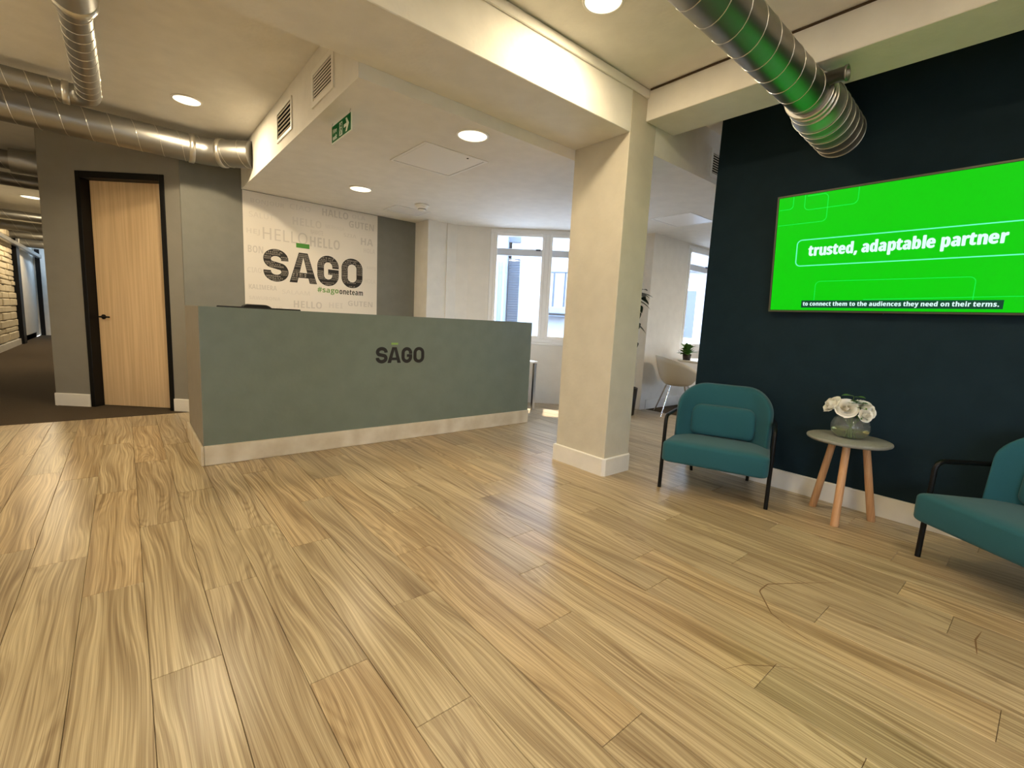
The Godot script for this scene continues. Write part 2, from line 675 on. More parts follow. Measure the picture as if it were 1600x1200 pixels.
func ribbon(path: Array, w: float) -> void:
	var cv := Curve3D.new()
	for i in path.size():
		var t: Vector3 = (path[mini(i + 1, path.size() - 1)] - path[maxi(i - 1, 0)]) / 5.0
		cv.add_point(path[i], -t, t)
	var n := 40
	var l := cv.get_baked_length()
	var v := PackedVector3Array()
	var pa := Vector3.ZERO
	var pb := Vector3.ZERO
	for i in n + 1:
		var p := cv.sample_baked(l * i / n)
		var q := cv.sample_baked(minf(l, l * i / n + 0.01))
		var o := cv.sample_baked(maxf(0, l * i / n - 0.01))
		var side := (q - o).normalized().cross(Vector3.UP) * w * 0.5 * (0.25 + 0.75 * sin(PI * i / n))
		var a := p + side + Vector3(0, 0.0006, 0)
		var b := p - side + Vector3(0, 0.0006, 0)
		if i > 0:
			quad(v, pa, pb, b, a)
		pa = a
		pb = b
	emit(v, false, Transform3D(), false)

func plank(x0: float, x1: float, z0: float, z1: float, strip: int, v0: float, turned: bool) -> void:
	var g := 0.0007
	var c := 0.0012
	var lo := Vector3(x0 + g, -0.008, z0 + g)
	var hi := Vector3(x1 - g, 0.0, z1 - g)
	var v := PackedVector3Array()
	var t := [Vector3(lo.x + c, 0, lo.z + c), Vector3(hi.x - c, 0, lo.z + c), Vector3(hi.x - c, 0, hi.z - c), Vector3(lo.x + c, 0, hi.z - c)]
	var m := [Vector3(lo.x, -c, lo.z), Vector3(hi.x, -c, lo.z), Vector3(hi.x, -c, hi.z), Vector3(lo.x, -c, hi.z)]
	quad(v, t[0], t[1], t[2], t[3])
	for i in 4:
		var k := (i + 1) % 4
		quad(v, t[k], t[i], m[i], m[k])
		quad(v, m[k], m[i], m[i] + Vector3(0, -0.0068, 0), m[k] + Vector3(0, -0.0068, 0))
	var uv := PackedVector2Array()
	for p in v:
		var a := clampf((p.x - x0) / BAND, 0.02, 0.98)
		var b := (p.z - z0) / 2.64
		if turned:
			a = 1.0 - a
			b = 0.5 - b
		uv.append(Vector2((strip + a) / 4.0, v0 + b))
	emit(v, false, Transform3D(), false, uv)

func build_shell() -> void:
	build_floor()
	begin()
	bx(Vector3(-2.1, -0.12, -21.3), Vector3(-0.634, 0.004, -7.2))
	bx(Vector3(-2.1, -0.12, -7.2), Vector3(0.53, 0.004, -6.25))
	struct("floor", M.carpet, "dark brown carpet running down the corridor from the edge of the plank floor")
	begin()
	bx(Vector3(5.93, -0.12, -3.9), Vector3(9.1, 0.003, 4.1))
	struct("floor", M.carpet, "dark carpet under the cream tub chair in the back room")
	begin()
	bx(Vector3(1.2, -0.12, -7.2), Vector3(6.2, -0.02, -6.25))
	struct("floor", M.under, "floor slab under the back wall of the reception")
	# ceilings
	begin()
	bx(Vector3(-2.3, CEIL, -6.5), Vector3(3.3, CEIL + 0.12, -2.2))
	bx(Vector3(-2.3, CEIL, -2.2), Vector3(4.1, CEIL + 0.12, 4.3))
	bx(Vector3(3.2, CEIL, -4.1), Vector3(4.1, CEIL + 0.12, -2.2))
	bx(Vector3(4.1, CEIL, -4.1), Vector3(9.3, CEIL + 0.12, 4.3))
	bx(Vector3(-2.3, CEIL, -21.7), Vector3(1.2, CEIL + 0.12, -6.5))
	struct("ceiling", M.ceiling, "high white ceiling with the round lights and metal ducts")
	begin()
	# its outline follows the outer walls, so that it ends at the windows
	var plan := PackedVector2Array()
	for p in [Vector2(1.092, -2.785), Vector2(3.229, -2.785), Vector2(3.229, -2.245), Vector2(9.1, -2.245), Vector2(9.1, -4.05), Vector2(6.03, -4.05), Vector2(4.24, -5.71), Vector2(3.9, -5.98), Vector2(3.3, -6.1), Vector2(3.3, -6.5), Vector2(1.092, -6.5)]:
		plan.append(p)
	prism(plan, CEIL - 0.001 - LOW, Transform3D(Basis(Vector3.RIGHT, Vector3(0, 0, 1), Vector3.UP), Vector3(0, LOW, 0)))
	struct("ceiling", M.ceiling, "lowered white ceiling over the reception desk")
	# column and beams
	begin()
	bx(Vector3(2.907, 0, -2.785), Vector3(3.229, CEIL, -2.245), 0.004)
	struct("column", M.column, "white square column standing between desk and lounge corner")
	begin()
	bx(Vector3(-2.2, 2.618, -2.785), Vector3(2.907, CEIL, -2.245), 0.004)
	struct("beam", M.ceiling, "long white beam from the column towards the left")
	begin()
	bx(Vector3(3.088, 2.743, -2.245), Vector3(3.458, CEIL, 4.1), 0.004)
	struct("beam", M.ceiling, "white beam from the column along the navy wall")
	begin()
	bx(Vector3(-2.2, 2.90, -2.245), Vector3(3.088, 2.958, -2.228), 0.003)
	struct("trim_1", M.ceiling, "flat trim along the top of the long beam")
	begin()
	bx(Vector3(3.078, 2.952, -2.22), Vector3(3.088, 2.962, 4.0))
	struct("trim_2", M.under, "thin dark joint along the top of the beam by the navy wall")
	begin()
	var prof := [[0.018, 0.0], [0.018, 0.139], [0.012, 0.145], [0.0, 0.145]]
	var rs := []
	for pr in prof:
		var w: float = pr[0]
		var ring := PackedVector3Array()
		var lo := Vector2(2.907 - w, -2.785 - w)
		var hi := Vector2(3.229 + w, -2.245 + w)
		var ch := 0.022 * w / 0.018 + 0.0001
		for q in [Vector2(lo.x, lo.y), Vector2(lo.x, hi.y), Vector2(lo.x, hi.y), Vector2(hi.x - ch, hi.y), Vector2(hi.x, hi.y - ch), Vector2(hi.x, lo.y)]:
			ring.append(Vector3(q.x, pr[1], q.y))
		var l2 := Vector2(lo.x, hi.y)
		ring[1] = Vector3(l2.x, pr[1], l2.y - ch)
		ring[2] = Vector3(l2.x + ch, pr[1], l2.y)
		rs.append(ring)
	rings(rs, true, false, false)
	struct("baseboard_column", M.skirt, "white skirting round the foot of the column")
	# navy wall with the screen
	begin()
	bx(Vector3(3.93, 0, -2.085), Vector3(4.08, CEIL, 4.1), 0.003)
	struct("wall_right", M.navy, "dark navy wall behind the armchairs and the screen")
	skirting("baseboard_right", Vector2(3.93, -2.085), Vector2(3.93, 4.0), "white skirting along the navy wall", 0.145, M.skirt)
	# walls of the room behind the camera and on the left
	open_wall("wall_front", "white wall with windows behind the viewer", Vector2(9.1, 4.1), Vector2(-2.1, 4.1), [[3.0, 4.9], [8.3, 9.5]])
	open_wall("wall_left", "white wall with windows on the left of the lounge", Vector2(-2.1, 4.1), Vector2(-2.1, -12.0), [[0.5, 2.3]])
	open_wall("wall_far_right", "white end wall of the back room with windows", Vector2(9.1, -4.1), Vector2(9.1, 4.1), [[4.6, 6.0]])
	# back walls from left to right
	begin()
	bx(Vector3(0.52, 0, -6.5), Vector3(3.29, CEIL, -6.22))
	struct("wall_back", M.banner_wall, "grey wall behind the reception desk")
	begin()
	bx(Vector3(3.29, 0, -6.9), Vector3(3.60, LOW + 0.1, -5.85))
	struct("wall_pier", M.white, "white pier between the grey wall and the window wall")
	var bend := [Vector2(3.59, -5.83), Vector2(3.74, -5.815), Vector2(3.90, -5.735), Vector2(4.103, -5.572)]
	begin()
	for i in bend.size() - 1:
		wall_run(bend[i], bend[i + 1], 0, LOW + 0.1, 0.3)
	struct("wall_bend", M.white, "white wall that bends towards the window")
	window_wall()
	door_wall()
	corridor()

func open_wall(called: String, label: String, p: Vector2, q: Vector2, openings: Array) -> void:
	# a wall with windows, outside the picture, that lets the day into the room
	var xf := along(p, q)
	var l := (q - p).length()
	begin()
	bx(Vector3(-0.1, 0, -0.2), Vector3(l + 0.1, 0.86, 0), 0, xf)
	bx(Vector3(-0.1, 2.52, -0.2), Vector3(l + 0.1, CEIL, 0), 0, xf)
	var s := -0.1
	for o in openings:
		bx(Vector3(s, 0.86, -0.2), Vector3(o[0], 2.52, 0), 0, xf)
		s = o[1]
	bx(Vector3(s, 0.86, -0.2), Vector3(l + 0.1, 2.52, 0), 0, xf)
	struct(called, M.white, label)
	for o in openings:
		windows += 1
		var w := struct_root("window_%d" % windows, "white window outside the picture")
		w.transform = xf.translated_local(Vector3(o[0], 0.88, -0.05))
		window_unit(w, o[1] - o[0], 1.63, (o[1] - o[0]) / 2.0)

var windows := 2

func window_unit(parent: Node3D, w: float, h: float, split: float) -> void:
	# stands in the xy plane from (0, 0) to (w, h); local z looks into the room
	var f := 0.055
	begin()
	bx(Vector3(0, 0, -0.06), Vector3(w, f, 0.012), 0.004)
	bx(Vector3(0, h - f, -0.06), Vector3(w, h, 0.012), 0.004)
	bx(Vector3(0, f, -0.06), Vector3(f, h - f, 0.012), 0.004)
	bx(Vector3(w - f, f, -0.06), Vector3(w, h - f, 0.012), 0.004)
	obj("window_frame", M.gloss, parent)
	begin()
	bx(Vector3(split - 0.03, f, -0.05), Vector3(split + 0.03, h - f, 0.01), 0.004)
	obj("mullion", M.gloss, parent)
	for side in [[f, split - 0.03], [split + 0.03, w - f]]:
		var a: float = side[0]
		var b: float = side[1]
		var s := 0.045
		begin()
		bx(Vector3(a, f, -0.04), Vector3(a + s, h - f, 0.022), 0.004)
		bx(Vector3(b - s, f, -0.04), Vector3(b, h - f, 0.022), 0.004)
		bx(Vector3(a + s, f, -0.04), Vector3(b - s, f + s, 0.022), 0.004)
		bx(Vector3(a + s, h - f - s, -0.04), Vector3(b - s, h - f, 0.022), 0.004)
		var sash := obj("sash", M.gloss, parent)
		begin()
		bx(Vector3(a + s, h - 0.37, -0.05), Vector3(b - s, h - 0.27, -0.028), 0.003)
		obj("transom", M.transom, sash)
		begin()
		bx(Vector3(a + s, h - 0.27, -0.026), Vector3(b - s, h - f - s, -0.022))
		obj("pane", M.glass, sash)
		begin()
		bx(Vector3(a + s, f + s, -0.026), Vector3(b - s, h - 0.37, -0.022))
		obj("pane", M.glass, sash)
		begin()
		bx(Vector3(b - s - 0.09, h - 0.29, -0.05), Vector3(b - s - 0.02, h - 0.265, -0.01), 0.003)
		obj("catch", M.rail, sash)
	begin()
	bx(Vector3(-0.03, -0.03, -0.02), Vector3(w + 0.03, 0, 0.05), 0.005)
	obj("sill", M.gloss, parent)

func window_wall() -> void:
	var p := Vector2(4.103, -5.572)
	var q := Vector2(5.92, -3.90)
	var xf := along(p, q)
	var l := (q - p).length()
	var w0 := 0.05
	var w1 := 1.68
	begin()
	bx(Vector3(0, 0, -0.25), Vector3(l, 0.88, 0), 0, xf)
	bx(Vector3(0, 2.53, -0.25), Vector3(l, 2.75, 0), 0, xf)
	bx(Vector3(-0.02, 0.88, -0.25), Vector3(w0, 2.53, 0), 0, xf)
	bx(Vector3(w1, 0.88, -0.25), Vector3(l, 2.53, 0), 0, xf)
	struct("wall_window", M.white, "white wall with the wide window behind the desk")
	var w := struct_root("window_1", "white two-sash window beside the column")
	w.transform = xf.translated_local(Vector3(w0, 0.91, -0.03))
	window_unit(w, w1 - w0, 1.62, 0.83)
	# second window, in the back room
	begin()
	bx(Vector3(5.80, 0, -4.1), Vector3(6.74, LOW + 0.1, -3.9))
	bx(Vector3(8.35, 0, -4.1), Vector3(9.2, LOW + 0.1, -3.9))
	bx(Vector3(6.74, 0, -4.1), Vector3(8.35, 0.86, -3.9))
	bx(Vector3(6.74, 2.52, -4.1), Vector3(8.35, LOW + 0.1, -3.9))
	struct("wall_back_room", M.white, "cream wall behind the tub chair in the back room")
	w = struct_root("window_2", "white window in the back room above the tub chair", Vector3(6.74, 0.89, -3.93))
	window_unit(w, 1.61, 1.63, 0.82)
	skirting("baseboard_back_room", Vector2(5.92, -3.9), Vector2(9.1, -3.9), "white skirting in the back room")

func door_wall() -> void:
	# the angled grey wall with the door
	var a := Vector2(-0.329, -6.986)
	var e := Vector2(0.387, -6.379)
	var d := (e - a).normalized()
	var p0 := a - d * 0.399
	var p1 := a + d * 1.16
	var xf := along(p0, p1)
	var l := (p1 - p0).length()
	begin()
	bx(Vector3(0, 0, -0.2), Vector3(0.402, CEIL, 0), 0, xf)
	bx(Vector3(1.35, 0, -0.2), Vector3(l, CEIL, 0), 0, xf)
	bx(Vector3(0.402, 2.56, -0.2), Vector3(1.35, CEIL, 0), 0, xf)
	bx(Vector3(0.402, 0, -0.24), Vector3(1.35, 2.56, -0.19), 0, xf)
	struct("wall_door", M.grey, "angled grey wall with the wooden door")
	var r := struct_root("door_1", "tall light wooden door in a black frame")
	r.transform = xf.translated_local(Vector3(0.402, 0.004, 0))
	begin()
	bx(Vector3(0, 0, -0.12), Vector3(0.05, 2.556, 0.012), 0.003)
	bx(Vector3(0.898, 0, -0.12), Vector3(0.948, 2.556, 0.012), 0.003)
	bx(Vector3(0.05, 2.49, -0.12), Vector3(0.898, 2.556, 0.012), 0.003)
	obj("door_frame", M.black, r)
	begin()
	bx(Vector3(0.053, 0.006, -0.145), Vector3(0.895, 2.487, -0.102), 0.002)
	obj("leaf", M.door, r)
	begin()
	cyl(Vector3(0.115, 1.02, -0.103), Vector3(0.115, 1.02, -0.093), 0.026, 0.026, 20)
	cyl(Vector3(0.115, 1.02, -0.095), Vector3(0.115, 1.02, -0.05), 0.009, 0.009, 12)
	tube(PackedVector3Array([Vector3(0.108, 1.02, -0.052), Vector3(0.13, 1.02, -0.05), Vector3(0.22, 1.02, -0.05)]), 0.009, 12)
	obj("handle", M.black, r)
	skirting("baseboard_door", p0, p0 + d * 0.400, "short white skirting left of the wooden door")
	skirting("baseboard_door", p0 + d * 1.352, p1, "short white skirting right of the wooden door")

func corridor() -> void:
	begin()
	bx(Vector3(-0.634, 0, -21.5), Vector3(-0.45, CEIL, -7.30))
	struct("wall_corridor", M.grey, "grey wall down the right side of the corridor")
	begin()
	bx(Vector3(-2.3, 0, -21.6), Vector3(-0.4, CEIL, -21.3))
	struct("wall_corridor_end", M.white, "pale wall at the far end of the corridor")
	# the left side: painted stone, a black post, a plain wall, a dark doorway
	var w := struct_root("wall_brick", "pale painted stone wall along the corridor")
	begin()
	bx(Vector3(-2.3, 0, -17.1), Vector3(-2.12, CEIL, -12.0))
	obj("mortar", M.grey, w)
	rng.seed = 4
	var y := 0.16
	while y < 2.8:
		var h := rng.randf_range(0.10, 0.2)
		var z := -12.1 - rng.randf() * 0.3
		while z > -17.0:
			var ln := rng.randf_range(0.28, 0.62)
			if z - ln < -17.05:
				ln = z + 17.05
			if ln > 0.08:
				begin()
				bx(Vector3(-2.13, y + 0.014, z - ln + 0.014), Vector3(-2.075 + rng.randf() * 0.03, y + h, z), 0.016)
				obj("stone", M.stonewall, w)
			z -= ln
		y += h
	begin()
	bx(Vector3(-2.13, 0, -17.1), Vector3(-2.04, 0.15, -12.0), 0.004)
	obj("skirting", M.skirt, w)
	begin()
	bx(Vector3(-2.3, 0, -17.55), Vector3(-1.99, CEIL, -17.12), 0.004)
	struct("trim_3", M.black, "black steel post at the end of the stone wall")
	begin()
	bx(Vector3(-2.3, 0, -20.4), Vector3(-2.1, CEIL, -17.55))
	struct("wall_corridor_left", M.white, "plain pale wall beyond the black post in the corridor")
	skirting("baseboard_corridor", Vector2(-2.1, -20.4), Vector2(-2.1, -17.55), "white skirting beyond the black post")
	begin()
	bx(Vector3(-2.085, 0.004, -21.3), Vector3(-1.975, 2.72, -21.26))
	struct("door_2", M.black, "dark doorway at the far end of the corridor")
	begin()
	bx(Vector3(-2.3, 0, -21.3), Vector3(-2.13, CEIL, -20.4))
	struct("wall_corridor_left", M.white, "bluish white wall at the far end of the corridor")
	# a light-grey services rail under the ceiling of the left wall
	begin()
	bx(Vector3(-2.03, 2.44, -21.2), Vector3(-1.92, 2.54, -12.0), 0.01)
	tag(obj("cable_tray", M.metal), "long metal cable tray under the corridor ceiling above the stone wall", "cable tray")

# ------------------------------------------------------------------ lights
func lamp(x: float, y: float, z: float, r: float, e: float, label: String, color := Color(1.0, 0.91, 0.75)) -> void:
	var o := thing("ceiling_light", label, "ceiling light", Vector3(x, y, z), 0.0, "round ceiling downlights")
	begin()
	lathe([Vector2(r, -0.0005), Vector2(r + 0.016, -0.0005), Vector2(r + 0.015, -0.007), Vector2(r + 0.004, -0.011), Vector2(r, -0.007), Vector2(r, -0.0005)], 32)
	obj("trim_ring", M.plastic, o)
	begin()
	lathe([Vector2(0.001, -0.0065), Vector2(r, -0.0065), Vector2(r, -0.001), Vector2(0.001, -0.001)], 32, false)
	obj("diffuser", M.lampface, o)
	var l := AreaLight3D.new()
	l.name = "light"
	l.area_size = Vector2(r * 1.7, r * 1.7)
	l.light_color = color
	l.light_energy = e
	l.shadow_enabled = true
	l.position = Vector3(0, -0.014, 0)
	l.rotation.x = -PI / 2
	l.set("area_range", 30.0)
	l.set("area_attenuation", 2.0)
	o.add_child(l)

func build_lights() -> void:
	lamp(0.509, CEIL, -5.159, 0.1, 3.0, "round ceiling light above the duct in front of the door wall")
	lamp(2.093, CEIL, -1.866, 0.1, 2.0, "round ceiling light at the top of the picture near the column")
	lamp(2.023, LOW, -2.98, 0.105, 0.6, "round light in the lowered ceiling nearest the column")
	lamp(2.023, LOW, -5.08, 0.105, 1.2, "round light in the lowered ceiling above the printed wall panel")
	lamp(-1.155, CEIL, -12.101, 0.14, 4.5, "round ceiling light down the corridor")
	# the same fittings go on outside the picture
	lamp(-1.45, CEIL, -4.6, 0.1, 3.4, "round ceiling light left of the metal duct, outside the picture")
	lamp(2.093, CEIL, 0.25, 0.1, 1.5, "round ceiling light above the lounge, outside the picture")
	lamp(2.093, CEIL, 2.4, 0.1, 1.5, "round ceiling light at the back of the lounge, outside the picture")
	lamp(0.2, CEIL, -0.7, 0.1, 1.8, "round ceiling light above the viewer")
	lamp(0.2, CEIL, 1.6, 0.1, 2.6, "round ceiling light behind the viewer")
	lamp(-1.4, CEIL, -1.2, 0.1, 1.2, "round ceiling light on the left of the viewer")
	lamp(-1.2, CEIL, -15.8, 0.12, 4.5, "round ceiling light half hidden among the ducts deep in the corridor")
	lamp(-1.2, CEIL, -18.3, 0.12, 3.0, "round ceiling light near the last ducts of the corridor")
	lamp(-1.4, CEIL, -20.6, 0.12, 1.8, "cool white ceiling light at the far end of the corridor", Color(0.72, 0.86, 1.0))
	lamp(6.6, LOW, -1.6, 0.105, 4.0, "round light in the back room behind the navy wall")

# ------------------------------------------------------------------ ducts
func duct_run(o: Node3D, path: PackedVector3Array, r: float, pitch: float, m: Material = null) -> void:
	begin()
	tube(path, r, 48)
	obj("pipe", m if m else M.metal, o)
	# the spiral lock seam
	for i in path.size() - 1:
		var a := path[i]
		var b := path[i + 1]
		var l := a.distance_to(b)
		if l < 0.2:
			continue
		var t := (b - a) / l
		var u := (Vector3.UP if absf(t.y) < 0.9 else Vector3.RIGHT).cross(t).normalized()
		var w := t.cross(u)
		var hp := PackedVector3Array()
		var n := int(l / pitch * 20)
		for k in n + 1:
			var g := TAU * k / 20.0
			hp.append(a + t * (l * k / n) + (u * cos(g) + w * sin(g)) * (r + 0.0008))
		begin()
		tube(hp, 0.0028, 5)
		obj("seam", M.seam, o)

func collar(o: Node3D, at: Vector3, dir: Vector3, r: float, w: float) -> void:
	begin()
	var t := dir.normalized()
	tube(PackedVector3Array([at - t * w / 2, at - t * w / 2 * 0.8, at + t * w / 2 * 0.8, at + t * w / 2]), [r, r + 0.008, r + 0.008, r], 28)
	obj("collar", M.seam, o)

func build_ducts() -> void:
	var y := 2.764
	var o := thing("air_duct", "wide spiral metal duct in front of the door wall, ending in the vented bulkhead", "duct")
	var p := PackedVector3Array([Vector3(-2.1, y, -5.87), Vector3(-0.6, y, -5.87), Vector3(0.66, y, -5.88)])
	for k in 4:
		var a := 0.66 * (k + 1) / 4.0
		p.append(Vector3(0.66 + 0.16 * sin(a) / sin(0.66), y, -5.88 + 0.055 * (1 - cos(a)) / (1 - cos(0.66))))
	p.append(Vector3(1.092, y, -5.61))
	duct_run(o, p, 0.13, 0.17)
	collar(o, Vector3(0.60, y, -5.88), Vector3.RIGHT, 0.131, 0.05)
	collar(o, Vector3(0.86, y, -5.795), Vector3(0.27, 0, 0.21), 0.131, 0.05)
	o = thing("air_duct", "narrower metal duct with elbow and foil hose in front of the wide duct", "duct")
	p = PackedVector3Array([Vector3(-2.1, 2.83, -5.36), Vector3(-0.24, 2.83, -5.36)])
	for k in 5:
		var a := PI / 2 * (k + 1) / 6.0
		p.append(Vector3(-0.24 + 0.11 * sin(a), 2.83, -5.25 - 0.11 * cos(a)))
	p.append_array([Vector3(-0.13, 2.83, -5.25), Vector3(-0.13, 2.83, -3.62)])
	duct_run(o, p, 0.078, 0.13)
	collar(o, Vector3(-0.27, 2.83, -5.36), Vector3.RIGHT, 0.079, 0.045)
	begin()
	var q := PackedVector3Array()
	var rr := []
	for k in 90:
		q.append(Vector3(-0.13, 2.835, -3.72 + 0.02 * k))
		rr.append(0.098 + (0.006 if k % 2 else 0.0))
	tube(q, rr, 24)
	obj("flexible_hose", M.foil, o)
	collar(o, Vector3(-0.13, 2.835, -3.70), Vector3.BACK, 0.1, 0.05)
	# right-hand duct over the lounge into the navy wall
	o = thing("air_duct", "spiral metal duct reflecting the green screen, running into the navy wall", "duct")
	y = 2.62
	duct_run(o, PackedVector3Array([Vector3(-1.0, y, -1.13), Vector3(3.22, y, -1.17)]), 0.112, 0.16)
	begin()
	q = PackedVector3Array()
	rr = []
	for k in 57:
		var a := k / 56.0
		q.append(Vector3(lerpf(3.17, 3.93, a), y, lerpf(-1.17, -1.21, a)))
		rr.append((0.122 if a < 0.12 else lerpf(0.126, 0.145, smoothstep(0.12, 0.3, a))) + (0.007 if k % 8 == 0 else (0.002 if k % 2 else 0.0)))
	tube(q, rr, 32)
	obj("flexible_hose", M.foil, o)
	for k in 7:
		var a := (8.0 * (k + 1)) / 56.0 if k < 6 else 0.985
		var rad := lerpf(0.126, 0.145, smoothstep(0.12, 0.3, a)) + 0.0075
		var loop := PackedVector3Array()
		for i in 41:
			loop.append(Vector3(lerpf(3.17, 3.93, a), y + sin(TAU * i / 40.0) * rad, lerpf(-1.17, -1.21, a) + cos(TAU * i / 40.0) * rad))
		begin()
		tube(loop, 0.003, 6, false)
		obj("hose_wire", M.seam, o)
	for k in 3:
		collar(o, Vector3(3.19 + 0.045 * k, y, -1.17), Vector3.RIGHT, 0.124, 0.02)
	begin()
	lathe([Vector2(0.0, 0.0), Vector2(0.036, 0.0), Vector2(0.036, 0.10), Vector2(0.042, 0.10), Vector2(0.042, 0.112), Vector2(0.03, 0.112), Vector2(0.03, 0.02), Vector2(0.0, 0.02)], 20, true, Transform3D(Basis(Vector3.RIGHT, PI / 2), Vector3(3.14, y + 0.04, -1.08)))
	obj("side_tap", M.metal, o)
	# ducts crossing the corridor
	var spec := [[2.80, -8.30, 0.105, "short fat duct, first of those crossing the corridor ceiling"], [2.77, -9.45, 0.085, "thin duct with a bright highlight crossing the corridor just in front of its round light"],
		[2.76, -13.3, 0.085, "upper duct crossing the corridor just behind its round light"], [2.66, -14.3, 0.10, "lower duct crossing the corridor just behind its round light"], [2.72, -16.9, 0.1, "duct deep in the corridor, second from its end"], [2.68, -18.8, 0.11, "last duct at the end of the corridor"]]
	for s in spec:
		o = thing("corridor_duct", s[3], "duct", Vector3.ZERO, 0.0, "metal ducts across the corridor")
		duct_run(o, PackedVector3Array([Vector3(-2.1, s[0], s[1]), Vector3(-0.634, s[0], s[1])]), s[2], 0.3)
		if s[1] == -8.30:
			begin()
			tube(PackedVector3Array([Vector3(-0.95, s[0], s[1]), Vector3(-0.634, s[0], s[1])]), 0.135, 24)
			obj("sleeve", M.foil, o)

# ------------------------------------------------------------------ ceiling fittings
func grille(xf: Transform3D, w: float, h: float, n: int, label: String, tilt: float, rim: float) -> void:
	# stands in the xy plane of xf about its middle, facing local z
	var o := thing("vent_grille", label, "vent", Vector3.ZERO, 0.0, "ceiling bulkhead grilles")
	o.transform = xf
	begin()
	box_frame(w, h, rim, 0.010)
	obj("frame", M.plastic, o)
	begin()
	bx(Vector3(-w / 2 + rim * 0.9, -h / 2 + rim * 0.9, -0.001), Vector3(w / 2 - rim * 0.9, h / 2 - rim * 0.9, 0.001))
	obj("duct_opening", M.hole, o)
	for k in n:
		var y := -h / 2 + rim + (h - 2 * rim) * (k + 0.5) / n
		begin()
		bx(Vector3(-w / 2 + rim, -0.0042, -0.001), Vector3(w / 2 - rim, 0.0042, 0.001), 0.0006, Transform3D(Basis(Vector3.RIGHT, tilt), Vector3(0, y, 0.0062)))
		obj("slat", M.tub, o)

func panel(x0: float, x1: float, z0: float, z1: float, label: String, called: String, lock: bool) -> void:
	var o := thing(called, label, "ceiling panel", Vector3((x0 + x1) / 2, LOW, (z0 + z1) / 2))
	var w := x1 - x0
	var h := z1 - z0
	var xf := Transform3D(Basis(Vector3.RIGHT, PI / 2), Vector3(0, -0.001, 0))
	begin()
	box_frame(w, h, 0.022, 0.005, xf)
	obj("frame", M.gloss, o)
	begin()
	box_frame(w - 0.044, h - 0.044, 0.004, 0.001, xf)
	obj("joint", M.under, o)
	begin()
	bx(Vector3(-w / 2 + 0.027, -0.004, -h / 2 + 0.027), Vector3(w / 2 - 0.027, -0.001, h / 2 - 0.027), 0.001)
	obj("cover", M.gloss, o)
	if lock:
		begin()
		cyl(Vector3(w / 2 - 0.17, -0.0005, h / 2 - 0.06), Vector3(w / 2 - 0.17, -0.0065, h / 2 - 0.06), 0.009, 0.009, 14)
		obj("lock", M.hole, o)

